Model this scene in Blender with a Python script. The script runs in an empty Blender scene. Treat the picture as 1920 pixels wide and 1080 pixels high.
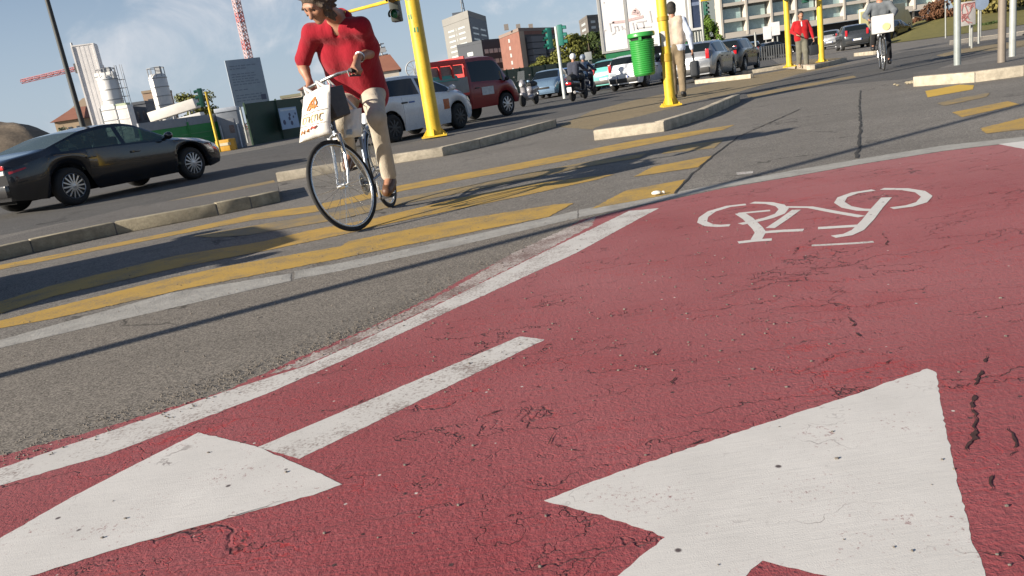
import bpy, bmesh, math, random
import numpy as np
from mathutils import Vector, Matrix, noise
random.seed(7)
RAD = math.radians
sc = bpy.context.scene
COL = sc.collection
# ---------------------------------------------------------------- camera model
F_PX, ROLL, PITCH, CAM_H = 1440.0, RAD(8.7), RAD(14.5), 0.85
_cr, _sr, _cp, _sp = math.cos(ROLL), math.sin(ROLL), math.cos(PITCH), math.sin(PITCH)
def ray(px, py):
    dx = px - 960; dy = 540 - py
    a = dx*_cr + dy*_sr; b = -dx*_sr + dy*_cr
    return (a, F_PX*_cp + b*_sp, -F_PX*_sp + b*_cp)
def G(px, py, z=0.0):                       # photo pixel -> point on the ground (height z)
    d = ray(px, py); t = (z - CAM_H)/d[2]
    return Vector((d[0]*t, d[1]*t, z))
def at(px, py, Y):                          # photo pixel -> point at distance Y
    d = ray(px, py); t = Y/d[1]
    return Vector((d[0]*t, Y, CAM_H + d[2]*t))
def span(pxl, pxr, pyb, pyt, Y):            # pixel box -> x0,x1,z0,z1 at distance Y
    xm, ym = (pxl+pxr)/2, (pyb+pyt)/2
    return at(pxl, ym, Y).x, at(pxr, ym, Y).x, at(xm, pyb, Y).z, at(xm, pyt, Y).z
cam_d = bpy.data.cameras.new('camera'); cam = bpy.data.objects.new('camera', cam_d); COL.objects.link(cam)
R0, U0, F0 = Vector((1,0,0)), Vector((0,_sp,_cp)), Vector((0,_cp,-_sp))
cr_ = R0*_cr - U0*_sr; cu_ = R0*_sr + U0*_cr
m = Matrix((cr_, cu_, -F0)).transposed().to_4x4(); m.translation = (0, 0, CAM_H)
cam.matrix_world = m
cam_d.sensor_width = 36; cam_d.lens = 36*F_PX/1920; cam_d.clip_start = .05; cam_d.clip_end = 6000
sc.camera = cam
# ---------------------------------------------------------------- materials
class NT:
    def __init__(s, name):
        s.m = bpy.data.materials.new(name); s.m.use_nodes = True
        s.t = s.m.node_tree; s.n = s.t.nodes; s.l = s.t.links
        s.b = s.n['Principled BSDF']; s.out = s.n['Material Output']
        s._p = None
    def new(s, k, **kw):
        n = s.n.new(k)
        for a, v in kw.items(): setattr(n, a, v)
        return n
    def link(s, a, b): s.l.new(a, b)
    def pos(s):
        if s._p is None: s._p = s.new('ShaderNodeNewGeometry').outputs['Position']
        return s._p
    def obj(s): return s.new('ShaderNodeTexCoord').outputs['Object']
    def mapping(s, src, scale=(1,1,1), rot=(0,0,0)):
        mp = s.new('ShaderNodeMapping'); s.link(src, mp.inputs[0]); mp.inputs['Rotation'].default_value = rot; mp.inputs['Scale'].default_value = scale
        return mp.outputs[0]
    def noise(s, src, scale, detail=3, rough=.55, dist=0):
        n = s.new('ShaderNodeTexNoise'); s.link(src, n.inputs['Vector']); n.inputs['Scale'].default_value = scale
        n.inputs['Detail'].default_value = detail; n.inputs['Roughness'].default_value = rough; n.inputs['Distortion'].default_value = dist
        return n.outputs['Fac']
    def vor(s, src, scale, feature='F1', out='Distance', rnd=1):
        n = s.new('ShaderNodeTexVoronoi', feature=feature); s.link(src, n.inputs['Vector']); n.inputs['Scale'].default_value = scale
        n.inputs['Randomness'].default_value = rnd
        return n.outputs[out]
    def ramp(s, f, lo, hi, a=0.0, b=1.0):
        n = s.new('ShaderNodeMapRange'); s.link(f, n.inputs[0])
        for i, v in enumerate((lo, hi, a, b)): n.inputs[i+1].default_value = v
        return n.outputs[0]
    def math(s, op, a, b=None):
        n = s.new('ShaderNodeMath', operation=op)
        for i, v in enumerate((a, b)):
            if v is None: continue
            if isinstance(v, (int, float)): n.inputs[i].default_value = v
            else: s.link(v, n.inputs[i])
        return n.outputs[0]
    def mix(s, f, a, b):
        n = s.new('ShaderNodeMix', data_type='RGBA')
        for sock, v in ((n.inputs[0], f), (n.inputs[6], a), (n.inputs[7], b)):
            if isinstance(v, (int, float)): sock.default_value = v
            elif isinstance(v, tuple): sock.default_value = (*v, 1)
            else: s.link(v, sock)
        return n.outputs[2]
    def bump(s, h, strength=.4, dist=.01, prev=None):
        n = s.new('ShaderNodeBump'); s.link(h, n.inputs['Height']); n.inputs['Strength'].default_value = strength; n.inputs['Distance'].default_value = dist
        if prev is not None: s.link(prev, n.inputs['Normal'])
        return n.outputs[0]
    def done(s, col=None, rough=.6, metal=0, normal=None, spec=None, coat=0):
        if col is not None:
            if isinstance(col, tuple): s.b.inputs['Base Color'].default_value = (*col, 1)
            else: s.link(col, s.b.inputs['Base Color'])
        if isinstance(rough, (int, float)): s.b.inputs['Roughness'].default_value = rough
        else: s.link(rough, s.b.inputs['Roughness'])
        s.b.inputs['Metallic'].default_value = metal
        if normal is not None: s.link(normal, s.b.inputs['Normal'])
        if spec is not None: s.b.inputs['Specular IOR Level'].default_value = spec
        s.b.inputs['Coat Weight'].default_value = coat
        s.b.inputs['Coat Roughness'].default_value = .06
        return s.m
_mc = {}
def M(name, col, rough=.6, metal=0, var=.12, vs=6.0, bump=0, bs=60, coat=0, spec=None):
    """plain procedural material: a colour broken up by two scales of noise"""
    if name in _mc: return _mc[name]
    t = NT(name); p = t.obj()
    n = t.math('ADD', t.math('MULTIPLY', t.noise(p, vs, 4), .65), t.math('MULTIPLY', t.noise(p, vs*9, 2), .35))
    d = tuple(c*(1-var) for c in col); e = tuple(min(1, c*(1+var)+.002) for c in col)
    c = t.mix(t.ramp(n, .3, .7), d, e)
    nb = t.bump(t.noise(p, bs, 3), bump, .01) if bump else None
    _mc[name] = t.done(c, t.ramp(n, .3, .7, max(.02, rough-.06), min(1, rough+.06)), metal, nb, spec, coat)
    return _mc[name]
def glass_mat(name, tint, see=.35, rough=.03):
    if name in _mc: return _mc[name]
    t = NT(name)
    t.done(M and (tint[0]*.25, tint[1]*.25, tint[2]*.25), rough, 0, None, .6)
    tr = t.new('ShaderNodeBsdfTransparent'); tr.inputs[0].default_value = (*tint, 1)
    mx = t.new('ShaderNodeMixShader'); mx.inputs[0].default_value = see
    t.link(t.b.outputs[0], mx.inputs[1]); t.link(tr.outputs[0], mx.inputs[2]); t.link(mx.outputs[0], t.out.inputs[0])
    _mc[name] = t.m
    return t.m
# ---------------------------------------------------------------- mesh helpers
class MB:
    def __init__(s): s.v = []; s.f = []
    def add(s, vs, fs):
        o = len(s.v); s.v += [tuple(v) for v in vs]; s.f += [tuple(i+o for i in f) for f in fs]
        return s
    def box(s, c, size, rot=None):
        hx, hy, hz = size[0]/2, size[1]/2, size[2]/2
        P = [Vector((x*hx, y*hy, z*hz)) for z in (-1, 1) for y in (-1, 1) for x in (-1, 1)]
        if rot is not None: P = [rot @ p for p in P]
        c = Vector(c); P = [p + c for p in P]
        return s.add(P, [(0,2,3,1),(4,5,7,6),(0,1,5,4),(2,6,7,3),(0,4,6,2),(1,3,7,5)])
    def bar(s, a, b, w, h, up=(0,0,1)):
        a, b = Vector(a), Vector(b); d = b-a; L = d.length; x = d/L
        up = Vector(up); y = up.cross(x)
        if y.length < 1e-4: y = Vector((0,1,0)).cross(x)
        y.normalize(); z = x.cross(y)
        return s.box((a+b)/2, (L, w, h), Matrix((x, y, z)).transposed())
    def tube(s, pts, r, n=10, caps=True, closed=False):
        pts = [Vector(p) for p in pts]; N = len(pts)
        rs = r if isinstance(r, (list, tuple)) else [r]*N
        vs = []; prev = None
        for i, p in enumerate(pts):
            if closed: t = pts[(i+1) % N] - pts[i-1]
            else: t = pts[min(i+1, N-1)] - pts[max(i-1, 0)]
            t.normalize()
            if prev is None:
                a = Vector((0,0,1)) if abs(t.z) < .9 else Vector((1,0,0))
                u = t.cross(a).normalized()
            else:
                u = (prev - t*prev.dot(t)).normalized()
            prev = u; w = t.cross(u)
            for k in range(n):
                an = 2*math.pi*k/n
                vs.append(p + (u*math.cos(an) + w*math.sin(an))*rs[i])
        fs = []
        for i in range(N if closed else N-1):
            j = (i+1) % N
            for k in range(n): fs.append((i*n+k, i*n+(k+1) % n, j*n+(k+1) % n, j*n+k))
        if caps and not closed:
            fs.append(tuple(reversed(range(n)))); fs.append(tuple((N-1)*n+k for k in range(n)))
        return s.add(vs, fs)
    def lathe(s, prof, n=24, c=(0,0,0), rot=None):      # prof: (r, z), around z
        vs = []; c = Vector(c)
        for r, z in prof:
            for k in range(n):
                a = 2*math.pi*k/n; p = Vector((r*math.cos(a), r*math.sin(a), z))
                if rot is not None: p = rot @ p
                vs.append(p + c)
        fs = []
        for i in range(len(prof)-1):
            for k in range(n): fs.append((i*n+k, i*n+(k+1) % n, (i+1)*n+(k+1) % n, (i+1)*n+k))
        if prof[0][0] > 1e-4: fs.append(tuple(reversed(range(n))))
        if prof[-1][0] > 1e-4: fs.append(tuple((len(prof)-1)*n+k for k in range(n)))
        return s.add(vs, fs)
    def poly(s, pts): return s.add(pts, [tuple(range(len(pts)))])
    def prism(s, pts, z0, z1):
        n = len(pts)
        vs = [(p[0], p[1], z0) for p in pts] + [(p[0], p[1], z1) for p in pts]
        return s.add(vs, [tuple(reversed(range(n))), tuple(range(n, 2*n))] + [(i, (i+1) % n, n+(i+1) % n, n+i) for i in range(n)])
    def ball(s, c, r, n=12, m_=8, sc_=(1,1,1)):
        pr = [(math.sin(math.pi*i/m_)*r, -math.cos(math.pi*i/m_)*r) for i in range(m_+1)]
        return s.lathe(pr, n, c, Matrix.Diagonal(sc_))
    def build(s, name, mat, parent=None, smooth=True, bevel=0, world=False, angle=40, seg=2):
        me = bpy.data.meshes.new(name); me.from_pydata(s.v, [], s.f); me.validate()
        bm = bmesh.new(); bm.from_mesh(me)
        bmesh.ops.remove_doubles(bm, verts=bm.verts, dist=1e-5)
        if bevel:
            es = [e for e in bm.edges if e.is_manifold and e.calc_face_angle(0) > .6]
            bmesh.ops.bevel(bm, geom=es, offset=bevel, segments=seg, affect='EDGES', profile=.6, clamp_overlap=True)
        bmesh.ops.recalc_face_normals(bm, faces=bm.faces)
        bm.to_mesh(me); bm.free()
        if world and parent is not None: me.transform(mat_of(parent).inverted())
        me.materials.append(mat)
        if smooth:
            for p in me.polygons: p.use_smooth = True
            try: me.set_sharp_from_angle(angle=RAD(angle))
            except Exception: pass
        o = bpy.data.objects.new(name, me); COL.objects.link(o)
        if parent is not None: o.parent = parent
        return o
def mat_of(o):
    mm = o.matrix_basis.copy()
    while o.parent: o = o.parent; mm = o.matrix_basis @ mm
    return mm
def tag(o, label=None, cat=None, group=None, kind=None):
    if label: o['label'] = label
    if cat: o['category'] = cat
    if group: o['group'] = group
    if kind: o['kind'] = kind
    return o
def thing(name, label, cat, loc=(0,0,0), rotz=0, group=None, rot=None):
    o = bpy.data.objects.new(name, None); COL.objects.link(o)
    o.empty_display_size = .2
    o.location = loc; o.rotation_euler = rot if rot else (0, 0, rotz)
    return tag(o, label, cat, group)
def struct(name, mb, mat, smooth=False, **k):
    o = mb.build(name, mat, None, smooth, **k); o['kind'] = 'structure'; return o
# ---------------------------------------------------------------- implicit surfaces for bodies and clothes
def cap(a, b, ra, rb=None, k=None): return ('c', Vector(a), Vector(b), ra, ra if rb is None else rb, k)
def ell(c, r, rot=None, k=None): return ('e', Vector(c), r, rot, k)
def sub(prim, k=.01): return ('s', prim, k)
def sdf_mesh(name, prims, vox, k, mat, parent=None, wrinkle=0, wscale=(9,9,5), world=True, smooth_it=1):
    lo = np.array([1e9]*3); hi = -lo
    def bb(p):
        if p[0] == 's': return bb(p[1])
        if p[0] == 'c':
            a, b, r = np.array(p[1]), np.array(p[2]), max(p[3], p[4]); return np.minimum(a, b)-r, np.maximum(a, b)+r
        r = max(p[2]); c = np.array(p[1]); return c-r, c+r
    for p in prims:
        if p[0] != 's':
            l, h = bb(p); lo = np.minimum(lo, l); hi = np.maximum(hi, h)
    lo -= 3*vox; hi += 3*vox
    n = np.ceil((hi-lo)/vox).astype(int)+1
    Fd = np.full(n, .5, dtype=np.float32)
    def dist(p, X, Y, Z):
        if p[0] == 'c':
            a, b = np.array(p[1]), np.array(p[2]); d = b-a; L2 = max(1e-9, float(d@d))
            t = np.clip(((X-a[0])*d[0]+(Y-a[1])*d[1]+(Z-a[2])*d[2])/L2, 0, 1)
            return np.sqrt((X-a[0]-t*d[0])**2+(Y-a[1]-t*d[1])**2+(Z-a[2]-t*d[2])**2) - (p[3]+(p[4]-p[3])*t)
        c = p[1]; r = p[2]; x, y, z = X-c[0], Y-c[1], Z-c[2]
        if p[3] is not None:
            m = np.array(p[3]).T
            x, y, z = m[0,0]*x+m[0,1]*y+m[0,2]*z, m[1,0]*x+m[1,1]*y+m[1,2]*z, m[2,0]*x+m[2,1]*y+m[2,2]*z
        k0 = np.sqrt((x/r[0])**2+(y/r[1])**2+(z/r[2])**2); k1 = np.sqrt((x/r[0]**2)**2+(y/r[1]**2)**2+(z/r[2]**2)**2)
        return k0*(k0-1)/np.maximum(k1, 1e-6)
    for p in prims:
        q = p[1] if p[0] == 's' else p
        kk = p[2] if p[0] == 's' else (p[-1] if p[-1] is not None else k)
        l, h = bb(q); pad = kk+3*vox
        i0 = np.clip(np.floor((l-pad-lo)/vox).astype(int), 0, n-1); i1 = np.clip(np.ceil((h+pad-lo)/vox).astype(int)+1, 1, n)
        if (i1 <= i0).any(): continue
        X = (lo[0]+vox*np.arange(i0[0], i1[0]))[:,None,None].astype(np.float32); Y = (lo[1]+vox*np.arange(i0[1], i1[1]))[None,:,None].astype(np.float32); Z = (lo[2]+vox*np.arange(i0[2], i1[2]))[None,None,:].astype(np.float32)
        d = dist(q, X, Y, Z).astype(np.float32)
        S = Fd[i0[0]:i1[0], i0[1]:i1[1], i0[2]:i1[2]]
        if p[0] == 's':
            e = -d; hh = np.maximum(kk-np.abs(S-e), 0)/kk; S[...] = np.maximum(S, e)+hh*hh*kk/4
        else:
            hh = np.maximum(kk-np.abs(S-d), 0)/kk; S[...] = np.minimum(S, d)-hh*hh*kk/4
    ins = Fd < 0
    cnt = np.zeros(n-1, dtype=np.int8)
    for i in (0,1):
        for j in (0,1):
            for q in (0,1): cnt += ins[i:n[0]-1+i, j:n[1]-1+j, q:n[2]-1+q]
    mask = (cnt > 0) & (cnt < 8)
    ids = np.argwhere(mask); idx = np.full(n-1, -1, dtype=np.int64); idx[mask] = np.arange(len(ids))
    acc = np.zeros((len(ids), 3)); w = np.zeros(len(ids))
    C = [(i,j,q) for i in (0,1) for j in (0,1) for q in (0,1)]
    for a in C:
        for ax in range(3):
            if a[ax]: continue
            b = list(a); b[ax] = 1
            fa = Fd[ids[:,0]+a[0], ids[:,1]+a[1], ids[:,2]+a[2]]; fb = Fd[ids[:,0]+b[0], ids[:,1]+b[1], ids[:,2]+b[2]]
            cr = (fa < 0) != (fb < 0)
            t = np.where(cr, fa/np.where(cr, fa-fb, 1), 0)
            pt = np.tile(np.array(a, float), (len(ids), 1)); pt[:,ax] += t
            acc[cr] += pt[cr]; w[cr] += 1
    V = lo + vox*(ids + acc/w[:,None])
    faces = []
    for ax in range(3):
        o1, o2 = (ax+1) % 3, (ax+2) % 3
        A = [slice(None)]*3; B = [slice(None)]*3; A[ax] = slice(0, -1); B[ax] = slice(1, None)
        e = np.argwhere(ins[tuple(A)] != ins[tuple(B)])
        ok = (e[:,o1] > 0) & (e[:,o2] > 0) & (e[:,o1] < n[o1]-1) & (e[:,o2] < n[o2]-1); e = e[ok]
        fl = ins[e[:,0], e[:,1], e[:,2]]
        q = []
        for d1, d2 in ((1,1),(0,1),(0,0),(1,0)):
            c = e.copy(); c[:,o1] -= d1; c[:,o2] -= d2; q.append(idx[c[:,0], c[:,1], c[:,2]])
        q = np.stack(q, 1); q[~fl] = q[~fl][:,::-1]
        faces.append(q)
    Fq = np.concatenate(faces)
    me = bpy.data.meshes.new(name); me.from_pydata(V.tolist(), [], Fq.tolist())
    bm = bmesh.new(); bm.from_mesh(me)
    for _ in range(smooth_it): bmesh.ops.smooth_vert(bm, verts=bm.verts, factor=.5, use_axis_x=True, use_axis_y=True, use_axis_z=True)
    bmesh.ops.recalc_face_normals(bm, faces=bm.faces)
    if wrinkle:
        bm.normal_update()
        for v in bm.verts:
            p = v.co; q = Vector((p.x*wscale[0], p.y*wscale[1], p.z*wscale[2]))
            v.co = p + v.normal*wrinkle*(noise.noise(q) + .5*noise.noise(q*2.3))
    bm.to_mesh(me); bm.free()
    if parent is not None and world: me.transform(mat_of(parent).inverted())
    me.materials.append(mat)
    for p in me.polygons: p.use_smooth = True
    o = bpy.data.objects.new(name, me); COL.objects.link(o)
    if parent is not None: o.parent = parent
    return o
# ================================================================ LIGHT AND SKY
SUN_EL, SUN_DIR = RAD(20), Vector((-.872, -.49, 0)).normalized()
SUN_STRENGTH, SKY_STRENGTH = 5.0, .062
w = bpy.data.worlds.new('World'); sc.world = w; w.use_nodes = True
wn, wl = w.node_tree.nodes, w.node_tree.links
sky = wn.new('ShaderNodeTexSky'); sky.sky_type = 'NISHITA'; sky.sun_disc = False
sky.sun_elevation = SUN_EL; sky.sun_rotation = math.atan2(SUN_DIR.x, SUN_DIR.y); sky.altitude = 120; sky.air_density = .8; sky.dust_density = .7; sky.ozone_density = 2.0
bg = wn['Background']; bg.inputs['Strength'].default_value = SKY_STRENGTH
tc = wn.new('ShaderNodeTexCoord')
mp = wn.new('ShaderNodeMapping'); mp.inputs['Scale'].default_value = (1, 1, 1.7); mp.inputs['Location'].default_value = (.35, .1, .2); wl.new(tc.outputs['Generated'], mp.inputs[0])
cn = wn.new('ShaderNodeTexNoise'); cn.inputs['Scale'].default_value = 4.2; cn.inputs['Detail'].default_value = 8; cn.inputs['Roughness'].default_value = .58; cn.inputs['Distortion'].default_value = .5; wl.new(mp.outputs[0], cn.inputs['Vector'])
cm = wn.new('ShaderNodeMapRange'); cm.interpolation_type = 'SMOOTHSTEP'; cm.inputs[1].default_value = .50; cm.inputs[2].default_value = .72; cm.inputs[4].default_value = .92; wl.new(cn.outputs['Fac'], cm.inputs[0])
mxw = wn.new('ShaderNodeMix'); mxw.data_type = 'RGBA'; wl.new(cm.outputs[0], mxw.inputs[0]); wl.new(sky.outputs[0], mxw.inputs[6]); mxw.inputs[7].default_value = (7.2, 7.0, 7.2, 1)
sx = wn.new('ShaderNodeSeparateXYZ'); wl.new(tc.outputs['Generated'], sx.inputs[0])
def wmap(lo, hi, a, b_):
    n_ = wn.new('ShaderNodeMapRange'); n_.interpolation_type = 'SMOOTHSTEP'; wl.new(sx.outputs[2], n_.inputs[0])
    for i_, v_ in enumerate((lo, hi, a, b_)): n_.inputs[i_+1].default_value = v_
    return n_.outputs[0]
cl = wn.new('ShaderNodeMath'); cl.operation = 'MULTIPLY'; wl.new(cm.outputs[0], cl.inputs[0]); wl.new(wmap(.30, .60, 1, 0), cl.inputs[1]); wl.new(cl.outputs[0], mxw.inputs[0])
mh = wn.new('ShaderNodeMix'); mh.data_type = 'RGBA'; wl.new(wmap(-.02, .34, .85, .0), mh.inputs[0]); wl.new(sky.outputs[0], mh.inputs[6]); mh.inputs[7].default_value = (4.2, 5.0, 6.0, 1); wl.new(mh.outputs[2], mxw.inputs[6])
mxw.inputs[7].default_value = (8.2, 8.0, 8.1, 1)
wl.new(mxw.outputs[2], bg.inputs['Color'])
sd = bpy.data.lights.new('sun', 'SUN'); sd.energy = SUN_STRENGTH; sd.angle = RAD(.5); sd.color = (1, .90, .76)
so = bpy.data.objects.new('sun', sd); COL.objects.link(so)
so.rotation_euler = Vector((SUN_DIR.x*math.cos(SUN_EL), SUN_DIR.y*math.cos(SUN_EL), math.sin(SUN_EL))).to_track_quat('Z', 'Y').to_euler()
so.location = (-20, -10, 20)
sc.view_settings.view_transform = 'Standard'; sc.view_settings.look = 'None'; sc.view_settings.exposure = 0.85; sc.view_settings.gamma = 1

# ================================================================ GROUND MATERIALS
def asphalt(name, c, coarse=1.0, stain=.25, tint=None):
    t = NT(name); p = t.pos()
    sp = t.vor(p, 190/coarse, out='Color'); spv = t.new('ShaderNodeSeparateColor'); t.link(sp, spv.inputs[0])
    big = t.noise(p, .55, 5, .6); mid = t.noise(p, 6, 4, .65); fine = t.noise(p, 420, 2)
    st = t.noise(t.mapping(p, (.25, 1.6, 1), (0, 0, RAD(-35))), 1.1, 4)
    d = tuple(x*.45 for x in c); e = tuple(min(1, x*1.75) for x in c)
    col = t.mix(t.ramp(spv.outputs[0], .1, .95), d, e)
    col = t.mix(t.ramp(fine, .35, .65, 0, .35), col, tuple(x*.7 for x in c))
    col = t.mix(t.ramp(big, .3, .75, 0, stain), col, tuple(x*.5 for x in c))
    col = t.mix(t.ramp(mid, .5, .8, 0, stain*.8), col, tuple(min(1, x*1.35) for x in (tint or c)))
    col = t.mix(t.ramp(st, .52, .75, 0, .32), col, tuple(x*.42 for x in c))
    # a few hairline cracks
    wv = t.noise(p, 2.2, 3); va = t.new('ShaderNodeVectorMath', operation='ADD'); t.link(p, va.inputs[0])
    cv = t.new('ShaderNodeCombineXYZ'); t.link(wv, cv.inputs[0]); t.link(t.noise(p, 2.9, 3), cv.inputs[1]); t.link(cv.outputs[0], va.inputs[1])
    ck = t.math('MULTIPLY', t.ramp(t.vor(va.outputs[0], .55, 'DISTANCE_TO_EDGE'), .004, .009, 1, 0), t.ramp(t.noise(p, .6, 2), .5, .6))
    col = t.mix(t.math('MULTIPLY', ck, .75), col, tuple(x*.2 for x in c))
    nb = t.bump(spv.outputs[0], .35, .004); nb = t.bump(fine, .25, .003, nb)
    return t.done(col, .88, 0, nb, .3)
A_NEAR = asphalt('warm_grey_asphalt', (.195, .175, .15), 1.0, .2)
A_BASE = asphalt('grey_asphalt', (.205, .190, .170), 1.3, .5)
A_LANE = asphalt('dark_lane_asphalt', (.118, .114, .108), 1.2, .4)
A_ISL = asphalt('island_asphalt', (.15, .14, .128), 1.1, .3)
A_BROWN = asphalt('ochre_worn_asphalt', (.27, .215, .13), 1.2, .3, (.36, .25, .10))
def cracked(t, p, sc_=2.3, w0=.004, w1=.014, lo=.46, hi=.62):
    q = t.mapping(p, (.50, 1.9, 1), (0, 0, RAD(-46)))
    cv = t.new('ShaderNodeCombineXYZ'); t.link(t.noise(p, 5, 4, .6), cv.inputs[0]); t.link(t.noise(p, 5.7, 4, .6), cv.inputs[1])
    s2 = t.new('ShaderNodeVectorMath', operation='MULTIPLY'); t.link(cv.outputs[0], s2.inputs[0]); s2.inputs[1].default_value = (.5, .55, 0)
    va = t.new('ShaderNodeVectorMath', operation='ADD'); t.link(q, va.inputs[0]); t.link(s2.outputs[0], va.inputs[1])
    e = t.ramp(t.vor(va.outputs[0], sc_, 'DISTANCE_TO_EDGE'), w0, w1, 1, 0)
    return t.math('MULTIPLY', e, t.ramp(t.noise(p, 2.6, 4, .7), lo, hi)), va.outputs[0]
def pink_mat():
    t = NT('red_cycle_lane_paint'); p = t.pos()
    st = t.noise(t.mapping(p, (.5, 14, 1), (0, 0, RAD(-42))), 7, 5, .65)
    big = t.noise(p, .9, 5, .6); mid = t.noise(p, 9, 5, .7); fine = t.noise(p, 160, 3, .7)
    col = t.mix(t.ramp(big, .35, .7), (.235, .024, .032), (.300, .046, .056))
    col = t.mix(t.ramp(st, .45, .75, 0, .55), col, (.34, .085, .092))
    col = t.mix(t.ramp(mid, .55, .8, 0, .6), col, (.205, .022, .026))
    col = t.mix(t.ramp(fine, .45, .72, 0, .5), col, (.20, .035, .04))
    dust = t.noise(p, .45, 3); col = t.mix(t.ramp(dust, .35, .75, .05, .50), col, (.34, .145, .15))
    c1, va = cracked(t, p, 2.6, .002, .010, .44, .57)
    c2 = t.math('MULTIPLY', t.ramp(t.vor(va, 6.5, 'DISTANCE_TO_EDGE'), .004, .022, 1, 0), t.ramp(t.noise(p, 1.7, 3, .6), .45, .66))
    fresh = t.math('MULTIPLY', c2, .8); col = t.mix(fresh, col, (.36, .012, .015)); col = t.mix(t.ramp(t.noise(p, 1.3, 6, .75), .54, .70, 0, .55), col, (.27, .016, .022))
    vc = t.new('ShaderNodeSeparateColor'); t.link(t.vor(p, 26, out='Color'), vc.inputs[0])
    sd_ = t.math('MULTIPLY', t.ramp(t.vor(p, 26), .10, .17, 1, 0), t.ramp(vc.outputs[0], .86, .88))
    wd = t.math('MULTIPLY', t.ramp(t.vor(p, 26), .08, .13, 1, 0), t.ramp(vc.outputs[1], .955, .96))
    col = t.mix(t.math('MULTIPLY', c1, .72), col, (.045, .012, .012))
    col = t.mix(t.math('MULTIPLY', sd_, .9), col, (.02, .014, .014)); col = t.mix(wd, col, (.55, .5, .46))
    h = t.math('SUBTRACT', t.math('ADD', t.math('MULTIPLY', mid, .4), t.math('MULTIPLY', st, .5)), t.math('ADD', c1, t.math('MULTIPLY', c2, .12)))
    nb = t.bump(h, .8, .010); nb = t.bump(t.noise(p, 62, 4, .7), .6, .008, nb); nb = t.bump(fine, .6, .004, nb)
    t.b.inputs['Sheen Weight'].default_value = .05; t.b.inputs['Sheen Roughness'].default_value = .4
    return t.done(col, .72, 0, nb, .35)
PINK = pink_mat()
def paint(name, c, under, wear=.5, spots=True, streak=True):
    t = NT(name); p = t.pos()
    st = t.noise(t.mapping(p, (1, 9, 1), (0, 0, RAD(20))), 9, 5, .7); fine = t.noise(p, 170, 3, .7); mid = t.noise(p, 5, 5, .65)
    col = t.mix(t.ramp(mid, .3, .7), tuple(x*.88 for x in c), c)
    if streak: col = t.mix(t.ramp(st, .5, .75, 0, .3), col, tuple(x*.74 for x in c))
    col = t.mix(t.ramp(fine, .55, .75, 0, .3), col, tuple(x*.66 for x in c))
    wr = t.ramp(t.math('ADD', t.math('MULTIPLY', t.noise(p, 95, 4, .75), .6), t.math('MULTIPLY', t.noise(p, 4, 4, .6), .4)), .66-wear*.22, .72-wear*.14)
    col = t.mix(wr, col, under)
    if spots:
        vc = t.new('ShaderNodeSeparateColor'); t.link(t.vor(p, 22, out='Color'), vc.inputs[0])
        col = t.mix(t.math('MULTIPLY', t.ramp(t.vor(p, 22), .10, .18, 1, 0), t.ramp(vc.outputs[0], .94, .95)), col, (.10, .08, .08))
        c1, _ = cracked(t, p, 2.0, .002, .008, .52, .62); col = t.mix(t.math('MULTIPLY', c1, .7), col, (.12, .09, .085))
    nb = t.bump(st, .25, .003); nb = t.bump(t.noise(p, 340, 2, .6), .35, .0015, nb)
    return t.done(col, .72, 0, nb, .35)
WHITE = paint('white_road_paint', (.64, .62, .59), (.24, .10, .10), .35)
WHITE_WORN = paint('worn_white_road_paint', (.58, .53, .49), (.19, .13, .115), 1.15, True)
WHITE_LINE = paint('speckled_white_road_paint', (.60, .58, .55), (.22, .17, .15), .75)
YELLOW = paint('worn_yellow_road_paint', (.49, .31, .068), (.20, .165, .11), .78, False)
YELLOW_B = paint('bright_yellow_road_paint', (.62, .40, .06), (.3, .22, .1), .35, False)
YELLOW_F = paint('faded_yellow_road_paint', (.40, .27, .085), (.20, .17, .12), 1.15, False)
def conc(name, c, var=.35):
    t = NT(name); p = t.pos()
    a = t.noise(p, 7, 6, .7); b = t.noise(p, 60, 4, .75); s = t.noise(t.mapping(p, (1, 1, 5)), 3, 4)
    col = t.mix(t.ramp(a, .3, .72), tuple(x*(1-var) for x in c), tuple(min(1, x*1.15) for x in c))
    col = t.mix(t.ramp(b, .5, .75, 0, .6), col, tuple(x*.5 for x in c)); col = t.mix(t.ramp(s, .55, .75, 0, .5), col, tuple(x*.45 for x in c))
    return t.done(col, .9, 0, t.bump(t.math('ADD', a, b), .6, .01), .25)
KERB = conc('granite_kerb', (.52, .46, .36), .42); KERB_D = conc('weathered_kerb', (.40, .35, .25), .45); STRIP = conc('concrete_strip', (.37, .36, .335), .22)
# ================================================================ GROUND
b = MB(); S = 2500; b.poly([(-S,-S,-.05),(S,-S,-.05),(S,S,-.05),(-S,S,-.05)]); struct('ground', b, A_BASE)
b = MB(); b.poly([(-60,-10,0),(120,-10,0),(120,130,0),(-60,130,0)]); struct('ground', b, A_BASE)
def pxpoly(px, z, jit=0, step=.014, far=30):
    pts = [q if isinstance(q, Vector) else G(q[0], q[1], 0) for q in px]; out = []
    for i, a in enumerate(pts):
        c = pts[(i+1) % len(pts)]; n = 1
        if jit: n = max(1, min(90, int((c-a).length/step)))
        d = (c-a); nrm = Vector((-d.y, d.x, 0)).normalized() if d.length > 1e-6 else Vector((0,0,0))
        for k in range(n):
            q = a + d*(k/n)
            if jit: q = q + nrm*random.gauss(0, jit)
            out.append((q.x, q.y, z))
    return out
def sheet(name, px, z, mat, kind='structure', jit=0, parent=None):
    mb = MB(); mb.poly(pxpoly(px, z, jit)); o = mb.build(name, mat, parent, False)
    if kind: o['kind'] = kind
    return o
def mark(name, px, z, mat, label, cat, group=None, jit=.0015):
    o = sheet(name, px, z, mat, None, jit); tag(o, label, cat, group); return o
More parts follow.
